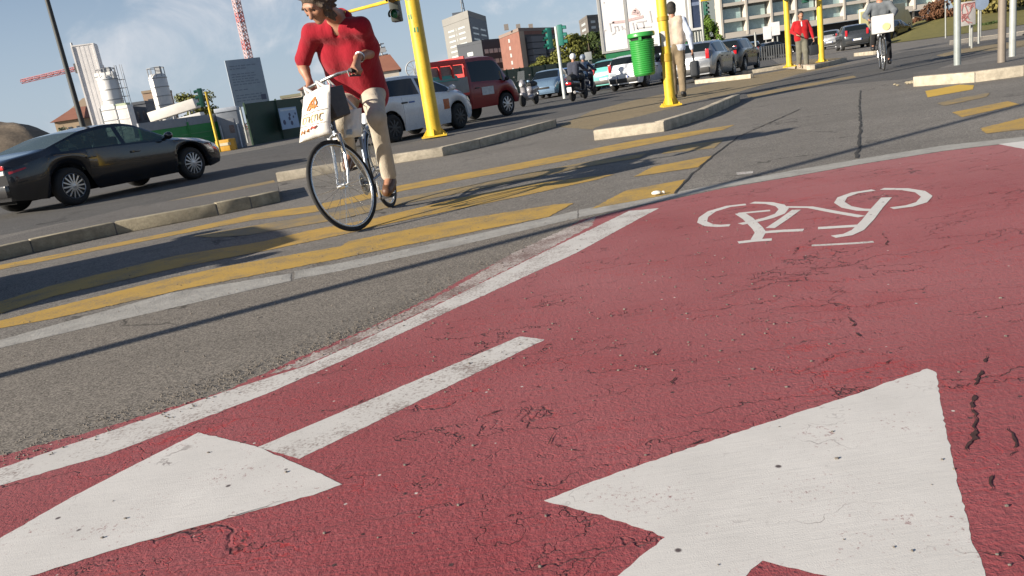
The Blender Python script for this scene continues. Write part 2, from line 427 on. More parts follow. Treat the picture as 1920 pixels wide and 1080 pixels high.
# near pavement between the concrete strip and the red lane
sheet('pavement', [Vector((-6.5,2.75,0)),(0,654),(300,583),(547,528),(640,508),(860,460),(1083,409),(1240,377),(1090,420),(960,485),(860,545),(700,625),(500,720),(300,790),(0,880),Vector((-5,.75,0)),Vector((-7,2.2,0))], .0008, A_NEAR, jit=.006)
# dark traffic lane behind the kerb islands
sheet('road', [(-1500,1010),(-100,462),(247,392),(520,338),(640,300),(830,258),(1043,222),(1180,192),(1300,165),(1420,140),(1475,130),(1440,106),(1250,140),(1000,180),(800,222),(430,290),(-300,420),(-1500,700)], .0008, A_LANE, jit=.0)
sheet('road', [(1300,200),(1400,183),(1560,160),(1700,148),(1790,118),(1900,92),(2000,70),(1990,45),(1900,66),(1800,85),(1700,96),(1620,116),(1500,140),(1400,168)], .0008, A_LANE)
sheet('bus_lane', [(1046,238),(1110,208),(1180,190),(1300,164),(1420,140),(1478,130),(1560,124),(1600,118),(1500,138),(1385,172),(1330,186),(1260,204),(1130,234),(1112,243)], .0016, A_BROWN, jit=.02)
sheet('bus_lane', [(1755,104),(1800,92),(1885,80),(1980,68),(1985,78),(1890,92),(1800,100),(1770,106)], .0016, A_BROWN)
# concrete strip (flush kerb stones)
cs = [[Vector((-6.5,2.85,0)),(0,638),(317,550),(545,513),(545,527),(300,583),(0,653),Vector((-6.5,2.75,0))], [(552,509),(640,493),(860,447),(1083,395),(1083,409),(860,461),(640,508),(552,524)], [(1085,394),(1270,360),(1480,321),(1620,297),(1770,273),(1880,261),(1960,252),(2040,246),(2040,256),(1960,261),(1880,270),(1770,283),(1620,307),(1480,332),(1350,353),(1240,377),(1085,408)]]
for i, c in enumerate(cs): sheet('concrete_strip', c, .0016, STRIP, jit=.003)
# red cycle lane
sheet('cycle_lane', [Vector((-5,-1.5,0)),Vector((-5,.62,0)),(0,856),(200,802),(420,735),(560,672),(700,612),(800,562),(870,522),(960,480),(1040,443),(1090,413),(1240,379),(1350,355),(1480,333),(1620,308),(1770,284),(1880,271),(1960,262),(2200,246),(2900,420),(3200,1400),Vector((6,-1.5,0))], .0024, PINK, jit=.004)
# ================================================================ MARKINGS
PZ = .0029
mark('edge_line', [Vector((-4.6,.62,0)),(0,880),(312,774),(448,727),(573,688),(700,630),(800,583),(900,533),(1025,471),(1180,396),(1236,391),(1200,410),(1083,474),(960,531),(850,581),(700,651),(625,685),(500,740),(364,792),(208,852),(0,912),Vector((-4.55,.47,0))], PZ, WHITE_LINE, 'long speckled white line painted along the left edge of the red cycle lane', 'road marking', jit=.0016)
mark('edge_line', [(500,704),(620,652),(760,585),(850,542),(960,476),(1060,430),(1118,406),(1110,424),(1025,469),(900,531),(800,581),(700,628),(573,686)], .0027, WHITE_WORN, 'worn pale remnant of an older line crumbling beside the solid white edge line', 'road marking', jit=.006)
mark('centre_dash', [(484,840),(975,632),(1022,638),(562,862)], PZ, WHITE_LINE, 'single white centre dash running into the left arrow on the red lane', 'road marking', jit=.0012)
mark('direction_arrow', [(372,813),(479,838),(548,868),(607,893),(642,911),(588,930),(417,977),(245,1024),(73,1078),(-140,1140),(-350,1201),(-180,1110),(0,1012),(125,940),(240,880)], PZ+.0006, WHITE, 'white painted arrow head at lower left pointing towards the viewer, dash behind it', 'road marking', jit=.0012)
mark('direction_arrow', [(1020,941),(1102,908),(1250,857),(1431,797),(1600,742),(1739,693),(1756,700),(1766,775),(1798,919),(1819,1004),(1842,1062),(1858,1130),(1700,1118),(1527,1078),(1431,1054),(1380,1098),(1250,1230),(980,1230),(1160,1080),(1248,1009),(1139,972)], PZ, WHITE, 'large white painted arrow head at lower right pointing away on the red lane', 'road marking', jit=.0014)
mark('corner_line', [(1872,271),(1920,265),(1990,262),(2010,282),(1925,281)], PZ, WHITE, 'short white mark at the far right corner of the red lane', 'road marking')
def stroke(mb, pts, wd, z):
    P = [G(1280+x*.2604, 330+y*.2604) for x, y in pts]
    L = []; Rr = []
    for i, q in enumerate(P):
        d = P[min(i+1, len(P)-1)] - P[max(i-1, 0)]; n_ = Vector((-d.y, d.x, 0)).normalized()*wd/2
        L.append(q+n_); Rr.append(q-n_)
    n = len(P)
    mb.add([(a.x, a.y, z) for a in L] + [(a.x, a.y, z) for a in Rr], [(i, n+i, n+i+1, i+1) for i in range(n-1)])
mb = MB(); zz = PZ; SW_ = .84
for pts, wd in [
    ([(455,208),(330,222),(210,258),(150,300),(140,335),(190,358),(260,363),(340,358)], .062),
    ([(500,195),(620,198),(700,215),(728,240),(700,275),(620,305),(540,325),(415,350)], .062),
    ([(630,252),(520,262),(400,274)], .05), ([(410,272),(470,310),(540,380),(560,410),(530,462)], .062), ([(400,484),(520,470),(642,462)], .055),
    ([(870,394),(720,400),(560,412)], .062), ([(630,380),(720,320),(820,248)], .055), ([(740,228),(920,230),(1100,265),(1290,298)], .05),
    ([(1375,106),(1240,126),(1150,158),(1128,195),(1180,228),(1280,248),(1420,252)], .062),
    ([(1435,98),(1600,100),(1710,118),(1758,152),(1720,195),(1630,222),(1505,238)], .062),
    ([(1468,160),(1400,235),(1335,320),(1262,395),(1190,428),(1085,444)], .062), ([(975,382),(1140,372),(1300,362)], .06)]:
    stroke(mb, pts, wd*SW_, zz); zz += .00015
tag(mb.build('bicycle_symbol', WHITE, None, False), 'white bicycle pictogram painted on the red cycle lane', 'road marking')
mb = MB(); stroke(mb, [(930,505),(1100,496),(1230,489),(1375,478)], .03, PZ); tag(mb.build('paint_streak', WHITE_LINE, None, False), 'thin stray white paint streak under the painted bicycle pictogram', 'road marking')
YG = 'yellow crossing stripes'
ys = [
 ([(-300,690),(0,602),(180,557),(320,522),(433,498),(640,462),(653,453),(828,418),(1040,384),(1076,381),(1029,407),(682,476),(640,485),(547,503),(333,545),(300,553),(100,598),(0,616),(-300,705)], YELLOW, 'long worn yellow stripe nearest the concrete strip, running under the dark shadow'),
 ([(-200,628),(100,535),(330,480),(500,452),(577,433),(697,411),(865,371),(1010,343),(1153,327),(1120,337),(974,369),(865,391),(719,422),(640,441),(520,466),(330,503),(100,556),(-200,655)], YELLOW, 'long yellow stripe passing under the front wheel of the bicycle'),
 ([(360,443),(467,425),(640,396),(755,371),(900,344),(1000,323),(1100,304),(1215,287),(1200,296),(1100,313),(1000,334),(900,355),(755,383),(640,411),(467,441),(400,446)], YELLOW_F, 'faded yellow stripe lying under the shadow of the red shirted rider'),
 ([(-150,533),(0,497),(167,466),(333,433),(473,402),(591,385),(755,347),(974,306),(1200,262),(1300,246),(1378,234),(1358,243),(1200,274),(1010,311),(755,358),(591,398),(473,413),(333,440),(167,473),(0,506),(-150,545)], YELLOW, 'thin yellow border line running in front of the kerb islands'),
 ([(1109,392),(1173,358),(1284,337),(1267,363)], YELLOW, 'short yellow block touching the pale strip beside the diagonal joint'),
 ([(1188,332),(1224,313),(1336,292),(1309,314)], YELLOW, 'middle yellow block left of the diagonal joint'),
 ([(1240,289),(1267,275),(1357,262),(1339,278)], YELLOW_F, 'faded small yellow block farthest along the diagonal joint'),
 ([(1735,171),(1799,159),(1826,160),(1824,168),(1739,183)], YELLOW_B, 'bright yellow block in front of the pale kerb at right'),
 ([(1757,194),(1800,184),(1856,174),(1850,182),(1770,199)], YELLOW_F, 'dull rubbed yellow block just below the bright one at right'),
 ([(1785,211),(1890,190),(1912,196),(1804,220)], YELLOW, 'yellow block crossed by a thin pole shadow at right'),
 ([(1838,241),(1920,221),(2000,205),(2000,226),(1920,243),(1849,251)], YELLOW, 'yellow block cut by the right edge, nearest the red lane')]
for i, (px, mt, lb) in enumerate(ys): mark('yellow_stripe', px, .0024 + .0004*(i % 3), mt, lb, 'road marking', YG, .004)
sheet('lane_line', [(253,390),(380,364),(513,338),(516,342),(384,369),(257,394)], .002, YELLOW_F, None); tag(bpy.data.objects['lane_line'], 'thin faded yellow line behind the left kerb island', 'road marking')
o = sheet('lane_line', [(1400,178),(1480,163),(1600,142),(1606,145),(1486,168),(1404,184)], .0026, YELLOW_F, None); tag(o, 'short broken yellow line across the road behind the kerb with the bin', 'road marking')
o = sheet('paint_scuff', [(1380,324),(1412,321),(1412,325),(1382,328)], .002, WHITE_LINE, None); tag(o, 'small white scuff on the grey asphalt beyond the red lane', 'road marking')
def crack(px, wd):
    mb = MB(); P = [G(*p) for p in px]; Q = []
    for i in range(len(P)-1):
        n = max(2, int((P[i+1]-P[i]).length/.12))
        for k in range(n):
            d = P[i+1]-P[i]; nn = Vector((-d.y, d.x, 0)).normalized(); Q.append(P[i]+d*(k/n)+nn*random.gauss(0, .006))
    Q.append(P[-1]); n = len(Q); L = []; Rr = []
    for i, q in enumerate(Q):
        d = Q[min(i+1, n-1)]-Q[max(i-1, 0)]; nn = Vector((-d.y, d.x, 0)).normalized()*wd*random.uniform(.3, .7); L.append(q+nn); Rr.append(q-nn)
    mb.add([(a.x, a.y, .0044) for a in L]+[(a.x, a.y, .0044) for a in Rr], [(i, n+i, n+i+1, i+1) for i in range(n-1)])
    struct('road_crack', mb, M('crack_tar', (.035,.033,.03), .9))
crack([(1264,364),(1300,325),(1340,290),(1384,257),(1440,232),(1500,205)], .016)
crack([(1606,297),(1611,275),(1614,245),(1612,205),(1613,170)], .02)
# deep cracks in the red lane surface
def pcrack(px, wd):
    mb = MB(); P = [G(*p) for p in px]; Q = []
    for i in range(len(P)-1):
        n = max(2, int((P[i+1]-P[i]).length/.012))
        for k in range(n):
            d = P[i+1]-P[i]; nn = Vector((-d.y, d.x, 0)).normalized(); Q.append(P[i]+d*(k/n)+nn*(.010*noise.noise(Vector((P[i].x*9+k*.22, P[i].y*7, 3.1)))+.006*noise.noise(Vector((P[i].x*9+k*.9, P[i].y*7, 8.1)))+random.gauss(0, .0018)))
    Q.append(P[-1]); n = len(Q); L = []; Rr = []
    for i, q in enumerate(Q):
        d = Q[min(i+1, n-1)]-Q[max(i-1, 0)]; nn = Vector((-d.y, d.x, 0)).normalized()*wd*.62*max(.0, .22+1.2*noise.noise(Vector((q.x*17,q.y*17,wd*900)))+.9*noise.noise(Vector((q.x*75,q.y*75,wd*700))))*min(1, min(i, n-1-i)/4+.1); L.append(q+nn); Rr.append(q-nn)
    mb.add([(a.x, a.y, .0052) for a in L]+[(a.x, a.y, .0052) for a in Rr], [(i, n+i, n+i+1, i+1) for i in range(n-1)])
    struct('road_crack', mb, M('deep_crack', (.045,.016,.015), .95, 0, .6, 40))
for px, wd in [([(1853,655),(1845,690),(1826,735),(1822,765),(1832,800),(1822,830),(1812,865)], .010), ([(1900,782),(1892,810),(1905,835),(1893,860)], .007), ([(1868,872),(1860,900),(1855,925)], .008), ([(1590,575),(1594,600),(1606,620),(1612,640)], .008), ([(1292,632),(1262,648),(1235,658),(1205,678),(1175,700)], .006), ([(1665,676),(1655,688),(1632,696)], .008), ([(1360,790),(1330,818),(1300,835),(1285,842)], .006), ([(1040,812),(1030,835),(1062,846),(1096,848)], .005), ([(905,785),(925,775),(960,765),(1010,742)], .004), ([(1275,700),(1258,722),(1250,740)], .006), ([(1548,440),(1520,452),(1490,472),(1484,482)], .007), ([(1652,434),(1660,452),(1662,470)], .007), ([(640,870),(625,885),(605,897)], .005), ([(1810,985),(1830,1010),(1838,1030)], .006), ([(435,975),(445,1000),(462,1020)], .005), ([(560,930),(500,952),(430,975),(300,1015)], .003)]: pcrack(px, wd)
# loose grit on the lane, the pavement and along its edge
gb = MB()
for i in range(1700):
    if i < 1100:
        e = random.choice([((0,868),(560,668)), ((560,668),(1000,462)), ((300,776),(760,590))]); u = random.random()
        px, py = e[0][0]+(e[1][0]-e[0][0])*u, e[0][1]+(e[1][1]-e[0][1])*u; q = G(px+random.gauss(0, 4), py+random.gauss(-5, 10))
    elif i < 1190: q = G(random.uniform(0, 1900), random.uniform(560, 1075))
    else: q = G(random.uniform(0, 1500), random.uniform(400, 700))
    r = random.uniform(.0012, .0042)*(1 if i < 1300 else 1.1); gb.ball((q.x, q.y, .003+r*.5), r, 5, 3, (random.uniform(.8,1.5), random.uniform(.7,1.2), .7))
o = gb.build('grit', M('grit', (.16,.14,.12), .9, var=.6, vs=40), None, False); tag(o, 'loose grit scattered over the lane and along its crumbling edge', 'grit', None, 'stuff')
# ================================================================ KERB ISLANDS
def island(front, back, h, joints, facemat, topmat, lbl=None):
    """raised island: front/back edges given as ground pixels of the kerb foot (front) and of the top edge (back)"""
    Fp = [G(*p) for p in front]; Bp = [G(p[0], p[1], h) for p in back]
    poly = [(p.x, p.y) for p in Fp] + [(p.x, p.y) for p in reversed(Bp)]
    c = Vector((sum(p[0] for p in poly)/len(poly), sum(p[1] for p in poly)/len(poly), 0))
    root = MB().prism([(c.x+(x-c.x)*1.0, c.y+(y-c.y)*1.0) for x, y in poly], .002, h-.012).build('traffic_island', topmat, None, False); root['kind'] = 'structure'
    for i in range(len(Fp)-1):
        a, d = Fp[i], Fp[i+1]; L = (d-a).length; u = (d-a)/L; nn = Vector((-u.y, u.x, 0))
        if nn.dot(c-a) < 0: nn = -nn
        k = max(1, round(L/joints))
        for q in range(k):
            s0, s1 = a+u*(L*q/k+.004), a+u*(L*(q+1)/k-.004)
            mb = MB(); pr = [s0-nn*.004, s1-nn*.004, s1+nn*.13, s0+nn*.13]; hh = h+random.uniform(-.004, .004)
            mb.prism([(p.x, p.y) for p in pr], 0, hh)
            mb.build('kerb_stone', facemat if not isinstance(facemat, list) else facemat[i % len(facemat)], root, True, .012)
    return root
island([(-420,598),(-100,512),(63,474),(220,440),(410,404),(473,391),(527,378)], [(-420,540),(-100,470),(247,386),(400,362),(520,341)], .13, 2.0, KERB_D, A_ISL)
island([(520,342),(640,322),(832,293),(901,277),(1043,238)], [(521,318),(640,290),(760,268),(900,238),(1042,220)], .14, 1.8, KERB, A_ISL)
island([(1114,264),(1246,247),(1320,223),(1388,191)], [(1114,238),(1240,206),(1300,189),(1386,172)], .14, 1.1, KERB, A_ISL)
island([(1303,158),(1361,152),(1408,147)], [(1303,148),(1361,142),(1408,138)], .14, 1.8, KERB, A_ISL)
island([(1390,141),(1474,128),(1520,131),(1554,124),(1588,116)], [(1394,131),(1474,117),(1500,112),(1587,107)], .14, 2.4, KERB, A_BROWN)
island([(1601,106),(1637,103)], [(1601,99),(1637,95)], .14, 1.2, KERB, A_ISL)
island([(1712,163),(1828,155),(1920,143),(2100,120)], [(1714,134),(1775,125),(1920,104),(2100,70)], .14, 1.35, KERB, A_ISL)
island([(1780,84),(1920,66),(2060,44)], [(1780,77),(1920,58),(2060,36)], .14, 3, KERB, A_ISL)
island([(870,190),(905,186),(1000,166)], [(870,184),(905,180),(1000,161)], .12, 3, KERB, A_ISL)
mb = MB(); q = G(1702,158)
for k in range(16): mb.ball((q.x+random.uniform(-.22,.3), q.y+random.uniform(-.2,.2), .015), random.uniform(.015,.04), 7, 5, (1.3,1,.7))
tag(mb.build('rubble', KERB_D, None, True), 'small pile of broken kerb rubble at the corner of the right hand island', 'rubble')
mb = MB(); q = G(1231,367); mb.ball((q.x, q.y, .02), .022, 7, 5, (1.6,1,.7)); mb.ball((q.x+.05, q.y+.01, .015), .012, 6, 4); tag(mb.build('paper_scrap', M('white_scrap', (.75,.72,.65), .8), None, True), 'small white scrap of litter lying on the pale strip beyond the red lane', 'litter')
# ================================================================ VEHICLES
TYRE = M('tyre_rubber', (.018,.018,.018), .85, 0, .2, 8); RIM = M('alloy_rim', (.42,.43,.45), .32, .85, .1, 10); DARKRIM = M('dark_rim', (.05,.05,.052), .5, .5)
UNDER = M('underbody', (.008,.008,.008), .95); CHROME = M('chrome', (.6,.6,.6), .15, 1); TRIM = M('black_trim', (.02,.02,.02), .5)
RED_L = M('tail_light_red', (.42,.012,.018), .15, coat=.6); CLEAR_L = M('lamp_clear', (.62,.62,.60), .12, 0, coat=.8); AMBER = M('amber_lens', (.6,.22,.02), .2)
PLATE = M('number_plate', (.62,.63,.64), .5, var=.2, vs=20); SEATM = M('seat_fabric', (.045,.045,.05), .9)
GLASS = glass_mat('car_glass', (.42,.56,.54), .42); GLASS_T = glass_mat('car_glass_dark', (.05,.07,.08), .22)
def lerp_pts(pts, x):
    if x <= pts[0][0]: return pts[0][1]
    for (x0, z0), (x1, z1) in zip(pts, pts[1:]):
        if x <= x1:
            t = (x-x0)/(x1-x0); return z0+(z1-z0)*t
    return pts[-1][1]
def smooth_pts(pts, x, r=.09):
    return sum(lerp_pts(pts, x+d)*wt for d, wt in ((-r,.15),(-r/2,.22),(0,.26),(r/2,.22),(r,.15)))
CARS = {
 'sedan': dict(rear=-2.33, front=2.33, W=1.83, wb=2.70, rw=.325, top=[(-2.33,.88),(-2.22,.97),(-1.8,1.03),(-1.66,1.05),(-.85,1.325),(-.35,1.39),(.0,1.39),(.28,1.335),(1.02,.985),(1.75,.885),(2.2,.75),(2.33,.60)], belt=[(-2.33,.80),(-1.6,.965),(-.3,.93),(1.2,.91),(2.1,.72),(2.33,.55)], win=(-1.40,.84), bpil=(-.20,-.10), ws=(.32,.99), rwn=(-1.58,-.86), doors=[(-1.08,-.15),(-.15,.86)], sill=.20),
 'hatch': dict(rear=-1.98, front=2.02, W=1.72, wb=2.50, rw=.315, top=[(-1.98,.75),(-1.95,1.0),(-1.86,1.10),(-1.55,1.39),(-1.1,1.455),(-.3,1.475),(.3,1.43),(1.18,1.02),(1.65,.93),(1.92,.78),(2.02,.58)], belt=[(-1.98,.7),(-1.85,.99),(-.3,.95),(1.15,.93),(1.8,.75),(2.02,.54)], win=(-1.55,1.0), bpil=(-.20,-.10), ws=(.36,1.14), rwn=(-1.86,-1.52), doors=[(-.98,-.15),(-.15,.95)], sill=.20),
 'small': dict(rear=-1.75, front=1.78, W=1.62, wb=2.36, rw=.295, top=[(-1.75,.7),(-1.72,1.0),(-1.62,1.15),(-1.38,1.43),(-.9,1.50),(-.2,1.51),(.3,1.46),(1.12,1.03),(1.5,.95),(1.7,.8),(1.78,.6)], belt=[(-1.75,.7),(-1.6,.99),(-.3,.95),(1.1,.94),(1.6,.78),(1.78,.55)], win=(-1.35,.95), bpil=(-.30,-.2), ws=(.36,1.08), rwn=(-1.62,-1.36), doors=[(-.25,.92)], sill=.2),
 'cab': dict(rear=-.50, front=2.06, W=1.95, wb=3.3, xf=1.22, rw=.36, top=[(-.50,1.90),(-.40,1.93),(.3,1.95),(.86,1.92),(.98,1.86),(1.46,1.20),(1.86,1.06),(2.02,.90),(2.06,.65)], belt=[(-.50,1.12),(.2,1.10),(1.3,1.05),(1.9,.82),(2.06,.55)], win=(-.32,1.22), bpil=(-5,-4.9), ws=(1.0,1.44), rwn=(9,9.1), doors=[(-.32,.80)], sill=.38),
}
for _k in ('top', 'belt'): CARS['sedan'][_k] = [(x, z*(.945 if x < .9 else .905)) for x, z in CARS['sedan'][_k]]
def make_car(name, kind, paint_, label, loc, heading, glass=None, rim=None, rear_lights=True, seats=True, group=None, cat='car', plate=True, scale=1.0, two_wheels=True):
    c = CARS[kind]; hw = c['W']/2; wb = c['wb']; xr = -wb/2; xf = c.get('xf', wb/2)
    glass = glass or GLASS_T
    root = thing(name, label, cat, loc, heading, group); root.scale = (scale,)*3
    axles = [xf] if kind == 'cab' else [xr, xf]
    xs = set()
    n = int((c['front']-c['rear'])/.085)
    for i in range(n+1): xs.add(round(c['rear']+(c['front']-c['rear'])*i/n, 3))
    ra = c['rw']+.075
    for a in axles:
        for k in range(17): xs.add(round(a - ra*math.cos(math.pi*k/16), 3))
    for k in (c['win'], c['bpil'], c['ws'], c['rwn'], *c['doors']):
        for v in k:
            if c['rear'] < v < c['front']: xs.add(v)
    for v in (.01,.03,.07): xs.add(round(c['rear']+v, 3)); xs.add(round(c['front']-v, 3))
    xs = sorted(xs); ys_ = [xs[0]]
    for x in xs[1:]:
        if x-ys_[-1] > .012: ys_.append(x)
    xs = ys_
    def width(x):
        e0, e1 = x-c['rear'], c['front']-x; f = 1.0
        if kind != 'cab' and e0 < .75: f -= .20*((.75-e0)/.75)**2.6
        if e1 < .95: f -= .24*((.95-e1)/.95)**2.4
        return hw*f
    rows = []
    for x in xs:
        zb, zt = smooth_pts(c['belt'], x), smooth_pts(c['top'], x)
        zt = max(zt, zb+.03); wd = width(x); e = min(x-c['rear'], c['front']-x)
        zl = c['sill'] + (.06*max(0, 1-e/.5) if kind != 'cab' else 0)
        for a in axles:
            if abs(x-a) < ra: zl = max(zl, c['rw']+math.sqrt(max(0, ra*ra-(x-a)**2)))
        zl = min(zl, zb-.06)
        g = zt-zb; fr = max(0, min(1, (g-.10)/.30)); y5 = .955*wd; y7 = wd*(.82-.10*fr)
        if kind == 'cab': y7 = wd*(.86-.04*fr)
        tk = 1-min(1, max(0, .06-e)/.06)*.05
        R = [(.93*wd, zl), (.975*wd, zl+.22*(zb-zl)), (1.0*wd, zl+.55*(zb-zl)), (.995*wd, zl+.82*(zb-zl)), (.972*wd, zb), (y5, zb+.07*g), (y5+(y7-y5)*.80, zb+.80*g), (y7, zb+.93*g), (.52*wd, zt-.012*min(1, g*4)), (0, zt)]
        rows.append([(y*tk, z) for y, z in R])
    NR = 10
    def vid(i, j, s): return i*(2*NR)+j*2+(0 if s > 0 else 1)
    V = []
    for i, x in enumerate(xs):
        for j in range(NR):
            for s in (1, -1): V.append((x, rows[i][j][0]*s, rows[i][j][1]))
    groups = {'body': [], 'window': [], 'windscreen': [], 'rear_window': []}
    dk = [('door', k, s) for k in range(len(c['doors'])) for s in (1, -1)]
    for k in dk: groups[k] = []
    wk = [('win', k, s) for k in (0, 1) for s in (1, -1)]
    for k in wk: groups[k] = []
    for i in range(len(xs)-1):
        xm = (xs[i]+xs[i+1])/2
        for j in range(NR-1):
            for s in (1, -1):
                f = (vid(i,j,s), vid(i+1,j,s), vid(i+1,j+1,s), vid(i,j+1,s))
                g = 'body'
                if j == 5 and c['win'][0] < xm < c['win'][1]:
                    if not (c['bpil'][0] < xm < c['bpil'][1]): g = ('win', 0 if xm < c['bpil'][0] else 1, s)
                elif j >= 7 and c['ws'][0] < xm < c['ws'][1]: g = 'windscreen'
                elif j >= 7 and c['rwn'][0] < xm < c['rwn'][1]: g = 'rear_window'
                elif j <= 3:
                    for k, (d0, d1) in enumerate(c['doors']):
                        if d0 < xm < d1 and all(abs(xm-a) > ra for a in axles): g = ('door', k, s)
                groups[g].append(f)
    for i in (0, len(xs)-1):
        for j in range(NR-1): groups['body'].append((vid(i,j,1), vid(i,j,-1), vid(i,j+1,-1), vid(i,j+1,1)))
    def part(nm, fs, mat, parent, off=0):
        used = sorted({v for f in fs for v in f}); mp_ = {v: k for k, v in enumerate(used)}
        mb = MB(); mb.add([(V[v][0], V[v][1] + (off if V[v][1] > 0 else -off), V[v][2]) for v in used], [tuple(mp_[v] for v in f) for f in fs])
        return mb.build(nm, mat, parent, True, angle=38)
    body = part('body', groups['body'], paint_, root)
    for k in dk:
        if groups[k]:
            d = part('door', groups[k], paint_, root, .004)
            x0, x1 = c['doors'][k[1]]; zb = lerp_pts(c['belt'], x0+.18)
            hb = MB(); hb.box((x0+.17, k[2]*(hw*.995+.015), zb-.13), (.2,.028,.035)); hb.build('handle', paint_ if kind == 'sedan' else TRIM, d, True, .008)
    for k in wk:
        if groups[k]: part('window', groups[k], glass, root)
    if groups['windscreen']: part('windscreen', groups['windscreen'], glass, root)
    if groups['rear_window']: part('rear_window', groups['rear_window'], glass, root)
    mb = MB(); zf = c['sill']+.03
    mb.box(((c['rear']+c['front'])/2, 0, zf+.14), (c['front']-c['rear']-.25, hw*1.22, .34))
    for a in axles:
        mb.box((a, 0, c['rw']+.2), (.72, hw*1.2, .30))
    mb.build('underbody', UNDER, root, False)
    if seats:
        mb = MB()
        for s in (.37, -.37):
            mb.box((-.1 if kind != 'cab' else 0, s*hw*1.05, .75), (.16,.46,.62)); mb.box((-.16 if kind != 'cab' else -.06, s*hw*1.05, 1.14 if kind != 'cab' else 1.4), (.09,.26,.18))
        if kind != 'cab': mb.box((-1.0, 0, .72), (.18, hw*1.4, .5))
        mb.box((1.0, 0, .80), (.35, hw*1.5, .2))
        mb.build('seats', SEATM, root, True, .03)
    def wheel(x, s):
        r = c['rw']; t = .20; y = s*(hw*.965)
        rot = Matrix.Rotation(-s*math.pi/2, 3, 'X')          # lathe axis z -> outward
        wroot = MB().lathe([(r*.62,-t*.9),(r*.9,-t),(r*.985,-t*.8),(r,-t*.5),(r*.985,-t*.15),(r*.90,0),(r*.70,.006),(r*.64,-.01)], 32, (x, y, r), rot).build('wheel', TYRE, root, True, angle=60)
        rm = MB(); rm.lathe([(r*.66,-.04),(r*.68,-.004),(r*.65,.003),(r*.62,-.012),(r*.60,-.06),(r*.25,-.07),(.0,-.07)], 32, (x, y, r), rot)
        ns = 14 if kind == 'sedan' else 9
        for k in range(ns):
            a = 2*math.pi*k/ns; cs_, sn = math.cos(a), math.sin(a)
            p0 = Vector((cs_*r*.12, sn*r*.12, -.008)); p1 = Vector((cs_*r*.62, sn*r*.62, -.016))
            p0 = rot @ p0 + Vector((x,y,r)); p1 = rot @ p1 + Vector((x,y,r)); rm.bar(p0, p1, r*(.075 if kind == 'sedan' else .13), .03, up=(0, s, 0))
        rm.lathe([(r*.18,-.03),(r*.17,0),(r*.1,.008),(0,.008)], 16, (x, y, r), rot)
        rm.build('rim', rim or RIM, wroot, True)
        db = MB(); db.lathe([(r*.59,-.062),(0,-.062)], 24, (x, y, r), rot); db.build('brake_disc', UNDER, wroot, False)
    for a in axles:
        wheel(a, 1); wheel(a, -1)
    # lights, plate, bumper details
    def patch(x0, x1, j0, j1, s):
        return [f for i in range(len(xs)-1) if x0 <= (xs[i]+xs[i+1])/2 <= x1 for j in range(j0, j1) for f in [(vid(i,j,s), vid(i+1,j,s), vid(i+1,j+1,s), vid(i,j+1,s))]]
    for s in (1, -1):
        if kind == 'cab' and False: pass
        fs = patch(c['front']-.36, c['front']-.03, 3, 5, s)
        if fs: part('headlight', fs, CLEAR_L, root, .008)
        if rear_lights and kind == 'sedan':
            tb = MB(); ii = [i for i, x in enumerate(xs) if c['rear']+.01 <= x <= c['rear']+.30]
            for i in ii:
                (y3, z3), (y4, z4) = rows[i][3], rows[i][4]; k = (xs[i]-c['rear'])/.30
                for f_ in (.15+.20*k, .62-.05*k): tb.v.append((xs[i], s*(y3+(y4-y3)*f_+.010), z3+(z4-z3)*f_))
            tb.f += [(2*i, 2*i+2, 2*i+3, 2*i+1) for i in range(len(ii)-1)]
            tb.build('tail_light', RED_L, root, True)
        if rear_lights:
            xe = c['rear']-.012; wd = width(c['rear'])
            tl = MB()
            if kind == 'sedan': tl.box((xe, s*wd*.68, .80), (.03, wd*.58, .07))
            else: tl.box((xe+.03, s*wd*.86, .98), (.07, .13, .34))
            o = tl.build('tail_light', RED_L, root, True, .012)
            if kind == 'sedan':
                MB().box((xe-.002, s*wd*.76, .715), (.03, wd*.36, .07)).build('reverse_light', CLEAR_L, root, True, .012)
        mr = MB(); xm = c['ws'][1]-.22; zb = lerp_pts(c['belt'], xm)
        mr.ball((xm, s*(hw+.10), zb+.09), .1, 12, 8, (.65,1,.72)); mr.bar((xm, s*hw*.93, zb+.02), (xm, s*(hw+.06), zb+.06), .05, .04)
        mr.build('wing_mirror', paint_ if kind != 'cab' else TRIM, root, True)
    xe = c['rear']-.02; wd = width(c['rear'])
    if rear_lights:
        MB().box((xe+.0, 0, .42), (.10, wd*1.86, .20)).build('rear_bumper', paint_ if kind == 'sedan' else TRIM, root, True, .03)
        if plate:
            p_ = MB().box((xe-.055, 0, .56 if kind != 'sedan' else .60), (.012, .50, .11)).build('number_plate', PLATE, root, True, .003)
            mbp = MB(); zc = .56 if kind != 'sedan' else .60
            for s in (1,-1): mbp.box((xe-.0625, s*.232, zc), (.002,.034,.104))
            mbp.build('blue_band', M('plate_blue', (.02,.08,.35), .5), p_, False)
    xe = c['front']; wd = width(xe)
    MB().box((xe-.02, 0, .40 if kind != 'cab' else .55), (.10, wd*1.84, .2)).build('front_bumper', paint_ if kind != 'cab' else TRIM, root, True, .03)
    MB().box((xe+.004, 0, .55 if kind != 'cab' else .82), (.03, wd*1.0, .10)).build('grille', TRIM, root, True, .01)
    return root
def place2(rear_px, front_px, kind, scale=1.0):
    """heading and mid point from the two kerb side wheel contacts (right side wheels)"""
    a, d = G(*rear_px), G(*front_px); u = (d-a).normalized(); h = math.atan2(u.y, u.x)
    mid = (a+d)/2; left = Vector((-u.y, u.x, 0))
    return mid + left*CARS[kind]['W']/2*.88*scale, h
P_DARK = M('anthracite_paint', (.012,.012,.0135), .22, .3, .05, 3, coat=1.0); P_WHITE = M('white_car_paint', (.66,.68,.70), .28, 0, .03, 3, coat=.8)
